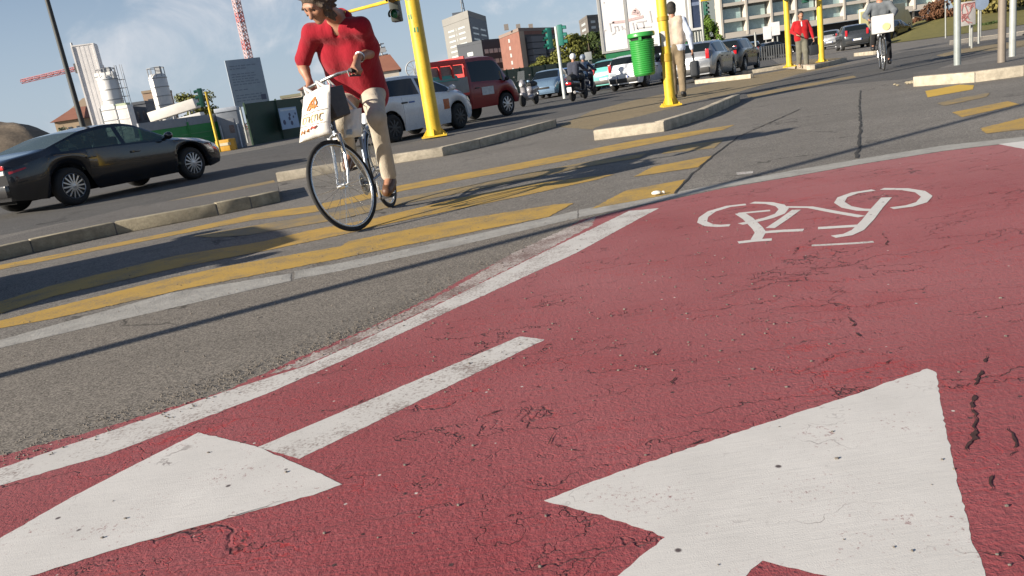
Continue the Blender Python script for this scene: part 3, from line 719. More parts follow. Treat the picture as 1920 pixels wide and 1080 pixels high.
P_RED = M('shaded_red_truck_paint', (.22,.014,.016), .35, 0, .10, 4, coat=.4); P_SILV = M('silver_paint', (.34,.35,.36), .3, .6, .05, coat=.7); P_TEAL = M('teal_paint', (.12,.42,.38), .3, .1, .05, coat=.7)  # truck cab red is darkened to paint in its shadow side
P_BLUE = M('blue_paint', (.03,.12,.38), .28, .1, .05, coat=.8); P_LBLUE = M('pale_blue_paint', (.16,.25,.36), .3, .3, .05, coat=.7); P_GREY = M('graphite_paint', (.05,.055,.06), .28, .4, .05, coat=.7); P_CREAM = M('cream_paint', (.62,.56,.36), .4)
l, h = place2((145,384), (365,336), 'sedan')
make_car('sedan_car', 'sedan', P_DARK, 'dark anthracite saloon car driving behind the kerb island at left', l, h, glass=GLASS)
# white hatchback behind the yellow pole
u = Vector((.58,.81,0)).normalized(); rr = G(740,267)
pos = rr + u*1.28 + Vector((-u.y,u.x,0))*.76
wc = make_car('hatchback_car', 'hatch', P_WHITE, 'white hatchback with an orange door crest passing behind the thick yellow pole', pos, math.atan2(u.y,u.x), glass=GLASS_T, rim=DARKRIM, scale=1.04)
MB().box((.72, -CARS['hatch']['W']/2*1.0-.004, .66), (.22,.008,.24)).build('door_crest', M('crest_orange', (.45,.12,.03), .5, 0, .5, 30), wc, True, .002)
MB().box((-.55, -CARS['hatch']['W']/2*1.0-.004, .83), (.20,.006,.035)).build('door_lettering', M('lettering_blue', (.05,.12,.35), .5), wc, False)
# red tipper truck
fw = G(962,215); u = Vector((.75,.66,0)).normalized(); lft = Vector((-u.y,u.x,0)); hT = math.atan2(u.y,u.x)
tr = make_car('tipper_truck', 'cab', P_RED, 'red tipper truck with a caged load bed ahead of the white hatchback', fw - u*1.22 + lft*.90, hT, glass=GLASS_T, rear_lights=False, cat='truck', plate=False, rim=RIM)
tr.scale = (.88,.95,1); bx0, bx1, hwb = -2.30, -.58, 1.02
ch = MB(); ch.box((-.9,.42,.62), (2.9,.1,.16)); ch.box((-.9,-.42,.62), (2.9,.1,.16)); ch.box((-.75,-.75,.6), (.4,.4,.34)); ch.box((-2.38,0,.62), (.1,1.8,.14)); ch.build('chassis', UNDER, tr, True, .01)
BEDR = M('bed_red_paint', (.58,.035,.03), .45, 0, .15, 5)
b_ = MB(); b_.box(((bx0+bx1)/2,0,.88), (bx1-bx0, hwb*2, .12)); b_.build('bed_floor', BEDR, tr, True, .01)
for s in (1,-1):
    MB().box(((bx0+bx1)/2, s*hwb, 1.12), (bx1-bx0, .05, .46)).build('side_board', M('grey_board', (.26,.26,.25), .6, 0, .2, 3), tr, True, .008)
    if s < 0: MB().box(((bx0+bx1)/2, s*hwb, 1.80), (bx1-bx0, .06, .15)).build('top_board', BEDR, tr, True, .008)
    for k in range(4 if s < 0 else 0):
        x = bx0+.04+(bx1-bx0-.08)*k/3; MB().box((x, s*(hwb-.005), 1.54), (.08,.05,.38)).build('stake', BEDR, tr, True, .006)
    MB().box(((bx0+bx1)/2, s*(hwb-.06), 1.58), (bx1-bx0-.2,.03,.26)).build('load_panel', M('load_panel', (.33,.22,.19), .7, 0, .5, 2.5), tr, False) if s < 0 else None
tp = MB(); nx = 24
for i in range(nx+1):
    for j in range(7):
        x = bx0+.1+(bx1-bx0-.5)*i/nx; y = -hwb-.045+.5*j/6; z = 1.36+.10*math.sin(math.pi*min(1,(j+1)/7))+.05*noise.noise(Vector((x*2.5,y*4,1)))-(.10 if j == 0 else 0); tp.v.append((x,y,z))
tp.f += [(i*7+j,(i+1)*7+j,(i+1)*7+j+1,i*7+j+1) for i in range(nx) for j in range(6)]
tp.build('tarpaulin', M('teal_tarp', (.10,.36,.28), .6, 0, .2, 5), tr, True)
hb = MB(); hb.box((bx1,0,1.40), (.06, hwb*2, 1.1)); hb.build('headboard', BEDR, tr, True, .01)
MB().box((bx0,0,1.12), (.05, hwb*2, .42)).build('tailgate', BEDR, tr, True, .01)
MB().box((.32, -.985, .86), (.55,.012,.24)).build('door_sign', M('door_sign', (.50,.52,.52), .6, 0, .3, 12), tr, False)
for s in (1,-1):
    r = .36; rot = Matrix.Rotation(-s*math.pi/2, 3, 'X')
    o = MB().lathe([(r*.62,-.26),(r*.95,-.27),(r,-.2),(r,-.06),(r*.93,0),(r*.7,.004),(r*.5,-.05),(0,-.06)], 24, (-1.50, s*.93, r), rot).build('wheel', TYRE, tr, True)
MB().box((-1.50,0,.36), (.14,1.5,.14)).build('axle', UNDER, tr, False)
# oncoming and parked cars farther back
def far(name, kind, paint_, label, px, Y, hdg, **k):
    p = at(px, 150, Y); return make_car(name, kind, paint_, label, (p.x, Y, 0), hdg, seats=False, **k)
GRP = 'cars in the far traffic'
far('parked_car', 'hatch', P_LBLUE, 'pale blue car with its nose toward the viewer behind the motor scooters', 1030, 43, RAD(-106), group=GRP)
far('parked_car', 'hatch', P_BLUE, 'bright blue car facing the viewer behind the white traffic light post', 1060, 46, RAD(-110), group=GRP)
far('parked_car', 'small', P_LBLUE, 'small pale blue car between the scooter riders and the teal car', 1124, 50, RAD(62), group=GRP)
far('parked_car', 'small', P_TEAL, 'small teal green car seen from behind left of the white one under the bin', 1158, 41.5, RAD(58), group=GRP)
far('parked_car', 'hatch', P_WHITE, 'white hatchback seen from behind below the green litter bin', 1200, 36, RAD(58), group=GRP)
far('parked_car', 'hatch', M('white_van_paint', (.62,.61,.58), .35, coat=.5), 'white car standing right behind the thin yellow pole with the bin', 1252, 38, RAD(55), group=GRP)
far('parked_car', 'hatch', P_SILV, 'silver car beside the walking man with the bag', 1325, 31, RAD(60), group=GRP)
far('parked_car', 'hatch', P_GREY, 'graphite car with red tail lamp right of the silver car', 1378, 36, RAD(58), group=GRP)
far('parked_car', 'small', P_LBLUE, 'pale blue grey car parked far off under the modern building', 1412, 62, RAD(70), group=GRP)
far('parked_car', 'sedan', P_GREY, 'dark saloon parked beyond the low railing near the white board', 1448, 66, RAD(20), group=GRP)
far('parked_car', 'hatch', P_GREY, 'dark hatchback with red tail lamp behind the cyclist with the white box', 1601, 50, RAD(72), group=GRP)
far('parked_car', 'small', P_SILV, 'small light car parked left of the dark hatchback on the right', 1562, 66, RAD(60), group=GRP)
far('parked_car', 'hatch', P_DARK, 'black car nearly hidden by the cyclist with the white box', 1672, 58, RAD(40), group=GRP)
# car off frame at left whose shadow falls over the crossing
sh = Vector((.872,.49,0)); tip = Vector((-1.61-.35,6.02-.62,0)); ctr = tip - sh*(3.95+.55) + Vector((.25,.90,0)) 
make_car('hatchback_car', 'hatch', P_LBLUE, 'pale blue hatchback waiting outside the left edge, its shadow across the yellow stripes', ctr, math.atan2(.49,.872), seats=False, scale=1.05)
# cream box van on the right
vp = at(1655,60,60); van = thing('box_van', 'cream box van parked behind the cyclist at right', 'van', (vp.x, 60, 0), RAD(35))
MB().box((0,0,1.55), (3.2,1.9,2.1)).build('cargo_box', P_CREAM, van, True, .05)
cb = MB(); cb.prism([(1.62,-.9),(2.7,-.9),(2.7,.9),(1.62,.9)], .5, 1.3); cb.add([(1.62,-.9,1.3),(2.65,-.9,1.3),(2.2,-.85,2.1),(1.62,-.85,2.1),(1.62,.9,1.3),(2.65,.9,1.3),(2.2,.85,2.1),(1.62,.85,2.1)], [(0,1,2,3),(7,6,5,4),(1,5,6,2),(3,2,6,7)]); cb.build('cab', P_CREAM, van, True, .03)
MB().box((-1.61,0,1.5), (.03,1.6,1.8)).build('rear_door', M('olive_door', (.22,.20,.09), .6), van, True, .01)
for x in (-1.0,1.9):
    for s in (1,-1): MB().lathe([(.2,-.2),(.34,-.2),(.36,-.1),(.34,0),(.2,.01),(0,-.03)], 20, (x, s*.9, .36), Matrix.Rotation(-s*math.pi/2,3,'X')).build('wheel', TYRE, van, True)
# ---------------------------------------------------------------- bicycles
STEEL = M('grey_blue_frame', (.20,.24,.30), .35, .5, .15, 20, coat=.4); ALU = M('aluminium', (.55,.55,.53), .28, .9, .12, 30); GRIP = M('grip_rubber', (.02,.02,.022), .7); CABLE = M('cable_black', (.015,.015,.015), .6)
def bike_wheel(name, root, c, steer=None, r=.345, tread=TYRE):
    """wheel in the xz plane at c (y axis = axle); steer = transform applied to points"""
    T = steer or (lambda p: Vector(p))
    N = 48
    ring = lambda rr: [T((c[0]+rr*math.cos(2*math.pi*k/N), c[1], c[2]+rr*math.sin(2*math.pi*k/N))) for k in range(N)]
    w_ = MB().tube(ring(r-.015), .0148, 10, closed=True).build(name, tread, root, True, angle=80)
    MB().tube(ring(r-.037), .0105, 8, closed=True).build('rim', ALU, w_, True, angle=80)
    sp = MB()
    for k in range(28):
        a = 2*math.pi*k/28; s = 1 if k % 2 else -1; a2 = a+.35*(1 if (k//2) % 2 else -1)
        sp.tube([T((c[0]+.02*math.cos(a2), c[1]+s*.03, c[2]+.02*math.sin(a2))), T((c[0]+(r-.045)*math.cos(a), c[1], c[2]+(r-.045)*math.sin(a)))], .0016, 4)
    sp.build('spokes', ALU, w_, True)
    MB().tube([T((c[0],c[1]-.05,c[2])), T((c[0],c[1]-.03,c[2])), T((c[0],c[1]-.029,c[2])), T((c[0],c[1]+.029,c[2])), T((c[0],c[1]+.03,c[2])), T((c[0],c[1]+.05,c[2]))], [.008,.008,.022,.022,.008,.008], 10).build('hub', ALU, w_, True)
    return w_
def make_bike(label, loc, rot, steer_deg, crank_deg=-50, basket=True, frame=None, detail=True, bar_h=1.08):
    root = thing('bicycle', label, 'bicycle', loc, rot=rot); fr = frame or STEEL
    ax = Vector((-.30, 0, 1.0)).normalized(); p0 = Vector((.845,0,.92))
    Rm = Matrix.Rotation(RAD(steer_deg), 3, ax)
    T = lambda p: Rm @ (Vector(p)-p0) + p0
    bike_wheel('rear_wheel', root, (0,0,.345)); bike_wheel('front_wheel', root, (1.05,0,.345), T)
    f = MB(); bb = (.43,0,.28); st = (.27,0,.80); ht, hbm = (.85,0,.90), (.895,0,.75)
    f.tube([bb, st], .0145, 10); f.tube([st, (.24,0,.90)], .0125, 8); f.tube([(.275,0,.77), ht], .0135, 10); f.tube([bb, hbm], .0165, 10); f.tube([ht, (.91,0,.70)], .0185, 12)
    for s in (1,-1): f.tube([bb, (.2,s*.045,.315), (0,s*.06,.345)], .010, 8); f.tube([st, (.17,s*.04,.65), (0,s*.06,.345)], .008, 8)
    f.tube([(bb[0],-.04,bb[2]), (bb[0],.04,bb[2])], .021, 12); f.build('frame', fr, root, True)
    fk = MB()
    for s in (1,-1): fk.tube([T(q) for q in ((.912,0,.715),(.918,s*.045,.70),(.955,s*.055,.56),(1.0,s*.055,.44),(1.05,s*.055,.345))], [.013,.013,.012,.010,.008], 8)
    fk.build('fork', ALU, root, True)
    hb = MB(); hb.tube([T((.848,0,.90)), T((.80,0,1.06)), T((.83,0,bar_h))], .012, 8)
    hb.tube([T(q) for q in ((.66,.235,bar_h-.02),(.76,.245,bar_h-.01),(.83,.17,bar_h),(.845,.06,bar_h),(.845,-.06,bar_h),(.83,-.17,bar_h),(.76,-.245,bar_h-.01),(.66,-.235,bar_h-.02))], .011, 8)
    hob = hb.build('handlebar', ALU, root, True)
    grips = {}
    for s in (1,-1):
        MB().tube([T((.66,s*.235,bar_h-.02)), T((.775,s*.245,bar_h-.008))], .017, 10).build('grip', GRIP, hob, True)
        MB().tube([T((.79,s*.235,bar_h-.006)), T((.80,s*.24,bar_h-.045)), T((.70,s*.262,bar_h-.06))], .006, 6).build('brake_lever', TRIM, hob, True)
        grips[s] = (T((.705,s*.24,bar_h-.016)), (T((.775,s*.245,bar_h))-T((.66,s*.235,bar_h))).normalized())
    sd_ = MB(); sd_.tube([(.06,0,.955),(.16,0,.962),(.27,0,.955),(.36,0,.945)], [.085,.075,.035,.022], 12); sd_.build('saddle', GRIP, root, True)
    # crank set
    cr = MB(); a = RAD(crank_deg); L = .17; y0 = -.055
    cr.lathe([(.088,-.004),(.092,0),(.088,.004),(.062,.003),(.062,-.003)], 32, (bb[0], -.05, bb[2]), Matrix.Rotation(math.pi/2,3,'X'))
    for k in range(5):
        b2 = a+2*math.pi*k/5; cr.tube([(bb[0],-.05,bb[2]), (bb[0]+.065*math.cos(b2),-.05,bb[2]+.065*math.sin(b2))], .007, 6)
    cr.build('chainring', ALU, root, True)
    ped = {}
    for s in (1,-1):
        d = Vector((math.cos(a), 0, math.sin(a)))*L*s; p = Vector((bb[0],0,bb[2]))+d
        c_ = MB().tube([(bb[0],s*.06,bb[2]), (p.x,s*.075,p.z)], [.012,.009], 8).build('crank', ALU, root, True)
        MB().box((p.x, s*.15, p.z), (.09,.095,.022)).build('pedal', GRIP, c_, True, .004)
        ped[s] = Vector((p.x, s*.16, p.z))
    chn = MB(); 
    for zz_ in (.09,-.09): chn.bar((bb[0],-.05,bb[2]+zz_), (0,-.05,.345+zz_*.4), .006, .006)
    chn.build('chain', CABLE, root, False)
    # mudguards, rack
    N = 16
    mg = MB(); mg.tube([(.365*math.cos(RAD(t)),0,.345+.365*math.sin(RAD(t))) for t in np.linspace(20,185,N)], .016, 6); mg.build('rear_mudguard', fr, root, True)
    rk = MB()
    for s in (1,-1): rk.tube([(0,s*.065,.36),(-.06,s*.07,.73),(.22,s*.06,.74)], .005, 6)
    for x in (-.05,.05,.15): rk.tube([(x,-.065,.735),(x,.065,.735)], .004, 6)
    rk.build('rear_rack', TRIM, root, True)
    lm = MB(); lm.ball(T((.985,0,.80)), .035, 12, 8, (1,.9,.9)); lm.build('headlamp', ALU, root, True)
    cb_ = MB()
    for s in (1,-1): cb_.tube([T((.79,s*.2,bar_h-.01)), T((.93,s*.12,bar_h-.02)), T((.93,s*.03,.95)), T((.92,0,.74))], .003, 5)
    cb_.build('cables', CABLE, root, True)
    if basket:
        k = MB(); x0, x1, yw, z0, z1 = .90, 1.06, .125, .80, 1.01
        def B(x, y, z): return T((x, y+.095, z))
        vs = [B(x0,-yw*.9,z0), B(x1,-yw*.9,z0), B(x1,yw*.9,z0), B(x0,yw*.9,z0), B(x0-.02,-yw,z1), B(x1+.03,-yw,z1), B(x1+.03,yw,z1), B(x0-.02,yw,z1)]
        k.add(vs, [(0,3,2,1),(0,1,5,4),(1,2,6,5),(2,3,7,6),(3,0,4,7),(4,5,6,7)])
        k.build('front_basket', M('basket_grey', (.055,.053,.055), .7, 0, .3, 20), root, True, .01)
    return root, T, grips, ped
# ================================================================ PEOPLE
def skin_mat():
    t = NT('skin'); p = t.obj(); c = t.mix(t.ramp(t.noise(p, 14, 4), .35, .7), (.33,.16,.10), (.42,.225,.145))
    t.b.inputs['Subsurface Weight'].default_value = .12; t.b.inputs['Subsurface Radius'].default_value = (.02,.008,.004); t.b.inputs['Subsurface Scale'].default_value = .3
    return t.done(c, .5, 0, t.bump(t.noise(p, 180, 3), .15, .002), .4)
SKIN = skin_mat()
def cloth(name, c, var=.15, rough=.9, weave=300):
    t = NT(name); p = t.obj(); col = t.mix(t.ramp(t.noise(p, 9, 4), .3, .7), tuple(x*(1-var) for x in c), tuple(x*(1+var) for x in c))
    nb = t.bump(t.noise(t.mapping(p, (1,1,.45), (.4,.3,0)), 14, 4, .6), .55, .02); nb = t.bump(t.noise(p, weave, 2), .25, .002, nb)
    t.b.inputs['Sheen Weight'].default_value = .15
    return t.done(col, rough, 0, nb, .2)
RED_SHIRT = cloth('red_cotton', (.29,.010,.022)); KHAKI = cloth('beige_cotton', (.44,.39,.31)); SHOE = M('brown_leather', (.10,.045,.022), .5, 0, .25, 20, bump=.2); SOLE = M('shoe_sole', (.03,.025,.02), .8)
HAIR_G = M('grey_brown_hair', (.085,.06,.042), .75, 0, .6, 60, bump=.8, bs=180); HAIR_D = M('dark_hair', (.025,.02,.016), .7, 0, .5, 60, bump=.6, bs=150)
def basis(f, u):
    f = Vector(f).normalized(); u = Vector(u); r = f.cross(u).normalized(); u = r.cross(f).normalized()
    return f, u, r                                   # forward, up, person's right
def head_prims(c, f, u, r):
    c = Vector(c); Rm = Matrix((r, f, u)).transposed()
    P = [ell(c+u*.028-f*.008, (.076,.097,.092), Rm, .02), ell(c-u*.047+f*.022, (.062,.072,.078), Rm, .035), ell(c-u*.012+f*.05, (.06,.045,.06), Rm, .03)]
    P += [cap(c+f*.088+u*.022, c+f*.118-u*.028, .010, .0165, .014), cap(c+f*.088+u*.036+r*.036, c+f*.088+u*.036-r*.036, .013, None, .02), cap(c+f*.086-u*.062+r*.02, c+f*.086-u*.062-r*.02, .011, None, .012), ell(c+f*.078-u*.098, (.030,.022,.022), Rm, .025)]
    for s in (1,-1):
        P += [ell(c+f*.066-u*.012+r*s*.045, (.022,.02,.02), Rm, .03), ell(c+r*s*.079-f*.008-u*.004, (.010,.020,.032), Rm, .008), sub(ell(c+f*.098+u*.012+r*s*.032, (.017,.012,.011), Rm), .012), cap(c+f*.108-u*.03+r*s*.011, c+f*.100-u*.028+r*s*.014, .007, .006, .008)]
    P.append(sub(cap(c+f*.100-u*.063+r*.02, c+f*.100-u*.063-r*.02, .0025), .004))
    return P
def grip_hand(wr, g, ax, side_in):
    """hand closed round a bar through g along ax; side_in = direction along ax where the thumb sits"""
    wr, g = Vector(wr), Vector(g); ax = Vector(ax).normalized(); to = (wr-g); n = (to - ax*to.dot(ax)).normalized(); q = ax.cross(n)
    if q.z > 0: q = -q
    th = ax if ax.dot(Vector(side_in)) > 0 else -ax
    nn = (n*.55 - q*.83).normalized(); fw = -(n - nn*n.dot(nn)).normalized()      # nn: off the top of the bar, fw: away from the wrist
    P = []
    for i in range(4):
        o = th*(.030-.021*i); L = (1.0, 1.06, 1.0, .86)[i]
        k0 = g+o+nn*.030-fw*.006; k1 = g+o+fw*.033*L+nn*.016; k2 = g+o+fw*.028*L-nn*.018; k3 = g+o-nn*.030*L-fw*.002
        P += [cap(wr+o*.45, k0, .017, .0135, .016), cap(k0, k1, .0105, .0098, .005), cap(k1, k2, .0096, .009, .004), cap(k2, k3, .009, .0078, .004)]
    t0 = wr*.5+(g+nn*.012)*.5+th*.03; t1 = g+th*.052+nn*.005-fw*.012; t2 = g+th*.05-nn*.02+fw*.012
    P += [cap(t0, t1, .015, .0115, .012), cap(t1, t2, .011, .009, .005)]
    return P
def loose_hand(wr, d, palm_n, th, R=1.0):
    wr = Vector(wr); d = Vector(d).normalized(); n = Vector(palm_n).normalized(); s = Vector(th).normalized()
    P = [cap(wr, wr+d*.05, .022*R, .020*R, .02)]
    for i in range(4):
        o = s*(.030-.020*i); L = (.9,1,.95,.75)[i]; k0 = wr+d*.085+o; k1 = k0+d*.038*L+n*.012; k2 = k1+d*.018*L+n*.024
        P += [cap(wr+d*.02+o*.5, k0, .017*R, .0125*R, .015), cap(k0, k1, .0105*R, .0095*R, .004), cap(k1, k2, .0095*R, .008*R, .004)]
    t1 = wr+d*.045+s*.045+n*.01; P += [cap(wr+d*.015+s*.02, t1, .014*R, .011*R, .012), cap(t1, t1+d*.035+n*.012, .0105*R, .0085*R, .004)]
    return P
def person(label, J, facing, up, hands, vox, top, top_mat, leg_mat, shoe_mat, hair_mat=None, sleeves='short', cap_mat=None, group=None, hair='short', fat=1.0, wr=.006, vneck=False, leg_r=1.0, root_at=None, face_detail=True, boxy=1.0):
    V_ = {k: Vector(v) for k, v in J.items()}
    f, u, r = basis(facing, up)
    latp = (V_['hipR']-V_['hipL']).normalized(); lats = (V_['shR']-V_['shL']).normalized()
    spine = (V_['neck']-V_['pelvis']).normalized(); tf = spine.cross(lats).normalized(); tf = -tf if tf.dot(f) < 0 and abs(tf.dot(f)) > .3 else tf
    mid = V_['pelvis'].lerp(V_['neck'], .55); chest = V_['pelvis'].lerp(V_['neck'], .78)
    P = head_prims(V_['head'], f, u, r) if face_detail else [ell(V_['head'], (.078,.095,.115), Matrix((r,f,u)).transposed(), .02)]
    P += [cap(V_['neck']-spine*.03, V_['head']-u*.05-f*.02, .063, .056, .03)]
    tor = [('chest', chest, .115), ('mid', mid, .10), ('pelvis', V_['pelvis'], .10)]
    for s in (1,-1):
        a, b_, c_ = chest+lats*.075*s, mid+(lats+latp)*.5*.065*s, V_['pelvis']+latp*.075*s
        P += [cap(a, b_, .09, .085, .05), cap(b_, c_, .085, .095, .05)]
    P += [cap(V_['shL'], V_['shR'], .055, None, .05), cap(V_['neck']-spine*.04, chest, .06, .09, .05)]
    for s in 'LR':
        P += [cap(V_['sh'+s], V_['el'+s], .047, .039, .03), cap(V_['el'+s], V_['el'+s].lerp(V_['wr'+s], .3), .039, .041, .02), cap(V_['el'+s].lerp(V_['wr'+s], .3), V_['wr'+s], .041, .026, .02)]
        P += [cap(V_['hip'+s], V_['kn'+s], .072, .052, .03), cap(V_['kn'+s], V_['kn'+s].lerp(V_['an'+s], .35), .052, .053, .02), cap(V_['kn'+s].lerp(V_['an'+s], .35), V_['an'+s], .053, .036, .02), cap(V_['an'+s], V_['to'+s], .036, .028, .02)]
    P += hands
    body = sdf_mesh('person', P, vox, .03, SKIN, None)
    tag(body, label, 'person', group)
    base = Vector(root_at) if root_at is not None else Vector(((V_['anL'].x+V_['anR'].x)/2, (V_['anL'].y+V_['anR'].y)/2, min(V_['anL'].z, V_['anR'].z)-.08))
    body.data.transform(Matrix.Translation(-base)); body.location = base
    # garments
    def garment(nm, prims, mat, k=.03, w_=wr, v=None): return sdf_mesh(nm, prims, v or vox*1.05, k, mat, body, w_)
    T = []
    hem = V_['pelvis'] - spine*.03
    for s in (1,-1):
        a, b_, c_ = chest+lats*.085*s, mid+(lats+latp)*.5*.085*s, hem-spine*.03*(boxy-1)*5+latp*.09*s
        T += [cap(a, b_, .103*fat, .112*fat*boxy, .06), cap(b_, c_, .112*fat*boxy, .120*fat*boxy, .06)]
    T += [cap(V_['shL']+spine*.002, V_['shR']+spine*.002, .067, None, .06), cap(V_['neck']-spine*.055, chest, .072, .1, .05)]
    for s in 'LR':
        e = {'short': .86, 'long': 1.0, 'none': .05}[sleeves]
        end = V_['sh'+s].lerp(V_['el'+s], e)
        T += [cap(V_['sh'+s], end, .066, .064, .035)]
        if sleeves == 'long': T += [cap(V_['el'+s], V_['wr'+s], .058, .041, .03)]
    if vneck:
        T += [sub(cap(V_['neck']-spine*.01+tf*.07, V_['neck']-spine*.12+tf*.15, .034, .008), .012), sub(cap(V_['neck']+spine*.05, V_['neck']+spine*.0+tf*.02, .062), .01)]
    tb = sdf_mesh(top, T, vox*1.05, .03, top_mat, body, wr, smooth_it=3)
    Tr = [cap(V_['hipL'], V_['hipR'], .103*fat, None, .05), cap(V_['pelvis']+spine*.07, V_['pelvis'], .115*fat, .12*fat, .05)]
    for s in 'LR':
        an = V_['kn'+s].lerp(V_['an'+s], .94)
        Tr += [cap(V_['hip'+s], V_['kn'+s], .098*fat, .073*leg_r, .04), cap(V_['kn'+s], an, .073*leg_r, .063*leg_r, .03)]
    garment('trousers', Tr, leg_mat, .035, wr*1.3)
    for s in 'LR':
        d = V_['to'+s]-V_['an'+s]; an = V_['an'+s]; to = V_['to'+s]; dn = -u if abs(d.normalized().dot(u)) < .8 else Vector((0,0,-1))
        hl = an - Vector((d.x, d.y, 0)).normalized()*.045 + Vector((0,0,-.045)) if Vector((d.x,d.y,0)).length > 1e-3 else an
        garment('shoe', [cap(hl, to+Vector((0,0,-.005)), .041, .036, .03), cap(an+Vector((0,0,-.005)), hl.lerp(to, .5), .045, .042, .04), cap(hl.lerp(to,.55), to, .045, .036, .02)], shoe_mat, .03, 0, min(vox, .011))
    if hair_mat:
        H = V_['head']; Rm = Matrix((r, f, u)).transposed()
        Hp = [ell(H+u*.045-f*.020, (.092,.108,.096), Rm, .02), ell(H-u*.025-f*.05, (.088,.066,.095), Rm, .02)]
        if hair == 'wavy':
            rs = random.Random(3)
            for k in range(170):
                a = rs.uniform(-2.4, 2.4); z = rs.uniform(-.07, .12); q = H + u*z + (-f*math.cos(a)*.085 + r*math.sin(a)*.083)*math.sqrt(max(.12, 1-(z/.145)**2)) - f*.012
                if (q-H).dot(f) > .05 and z < .07: continue
                Hp.append(cap(q, q*1.0+(q-H)*rs.uniform(.10,.50)+u*rs.uniform(-.045,.005)+r*rs.uniform(-.02,.02), .021, .009, .009))
        Hp += [sub(ell(H+f*.085-u*.035, (.070,.070,.098), Rm), .012)]
        garment('hair', Hp, hair_mat, .02, .004, min(vox, .009))
    if cap_mat:
        H = V_['head']; Rm = Matrix((r, f, u)).transposed()
        garment('helmet', [ell(H+u*.03-f*.01, (.118,.135,.125), Rm, .02), sub(ell(H+f*.12-u*.035, (.08,.07,.055), Rm), .015)], cap_mat, .02, 0)
    return body, tb
# ---------------------------------------------------------------- the rider in the red shirt and the bicycle
fwp = G(672, 432); hd = Vector((-.129,-.99,0)).normalized(); rloc = fwp - hd*1.05
LEAN, HEAD = RAD(6), math.atan2(hd.y, hd.x)
bk, BT, grips, ped = make_bike('grey city bicycle ridden by the red shirted man, bags on its handlebar', rloc, (LEAN, 0, HEAD), -23, -52, True, None, True, 1.10)
BW = mat_of(bk)
gw = {s: BW @ grips[s][0] for s in grips}; gax = {s: (BW.to_3x3() @ grips[s][1]).normalized() for s in grips}; pw = {s: BW @ ped[s] for s in ped}
for s in grips: print('GRIP', s, gw[s][:], 'PED', pw[s][:])
bup = (BW.to_3x3() @ Vector((0,0,1))); bl = (BW.to_3x3() @ Vector((0,1,0)))
wL = at(673,112,6.0); wR = at(571,163,6.03)
wL = gw[1] + (wL-gw[1]).normalized()*.085 + Vector((0,.03,.045)); wR = gw[-1] + Vector((0.0,.05,.075))
J = dict(head=at(593,5,5.80), neck=at(632,28,6.10), shL=at(678,50,6.06), shR=at(584,62,6.14), pelvis=at(672,166,6.50),
  elL=at(700,96,6.27), elR=at(566,120,6.28), wrL=wL, wrR=wR, hipL=at(697,174,6.44), hipR=at(652,180,6.53),
  knL=at(706,221,6.04), knR=at(640,228,6.10))
# feet sit on the pedals
for s, q in (('L', 1), ('R', -1)):
    p = pw[q] + Vector((0, 0, .012)); d = hd*1.0
    J['to'+s] = p + d*.065 + Vector((0,0,.035 if s == 'L' else .03)); J['an'+s] = p - d*.085 + Vector((0,0,.125))
fac = Vector((-.46,-.62,-.70)); upv = Vector((-.12,-.45,1))
hands = grip_hand(J['wrL'], gw[1], gax[1], -bl) + grip_hand(J['wrR'], gw[-1], gax[-1], bl)
rider, shirt = person('man in a red polo shirt and beige trousers riding towards the viewer, looking down', J, fac, upv, hands, .0075, 'polo_shirt', RED_SHIRT, KHAKI, SHOE, HAIR_G, 'short', None, None, 'wavy', 1.02, .0045, True, .96, boxy=1.26)
f_, u_, r_ = basis(fac, upv); H = J['head']
for s in (1,-1): MB().ball(H+f_*.084+u_*.012+r_*s*.032, .012, 10, 8).build('eye', M('eye_dark', (.05,.035,.03), .2), rider, True, world=True)
for s in (1,-1):
    sdf_mesh('eyebrow', [cap(H+f_*.099+u_*.036+r_*s*.016, H+f_*.090+u_*.040+r_*s*.05, .007, .005)], .004, .004, HAIR_G, rider)
wa = (J['wrL']-J['elL']).normalized(); wc_ = J['elL'].lerp(J['wrL'], .84)
pr = wa.orthogonal().normalized(); pq = wa.cross(pr)
MB().tube([wc_+(pr*math.cos(a)+pq*math.sin(a))*.034 for a in np.linspace(0, 2*math.pi, 24, endpoint=False)], .008, 8, closed=True).build('watch', M('steel_watch', (.35,.38,.42), .25, .9), rider, True, world=True)
# collar of the polo shirt
nk = J['neck']; sp_ = (J['neck']-J['pelvis']).normalized(); ls = (J['shR']-J['shL']).normalized(); tf_ = sp_.cross(ls); tf_ = tf_ if tf_.dot(f_) > 0 else -tf_
col = MB(); P1, P2 = [], []
for a in np.linspace(-2.75, 2.75, 23):
    rr = .078; dr = -tf_*math.cos(a)+ls*math.sin(a)*1.02
    drop = -.055*max(0, -math.cos(a))
    P1.append(nk+sp_*(.012+drop*1.0)+dr*rr*.88); P2.append(nk+sp_*(-.035+drop*1.25)+dr*(rr+.026))
n = len(P1); col.add(P1+P2, [(i,i+1,n+i+1,n+i) for i in range(n-1)])
co = col.build('collar', RED_SHIRT, shirt, True, world=True)
so_ = co.modifiers.new('thick', 'SOLIDIFY'); so_.thickness = .006; so_.offset = 0
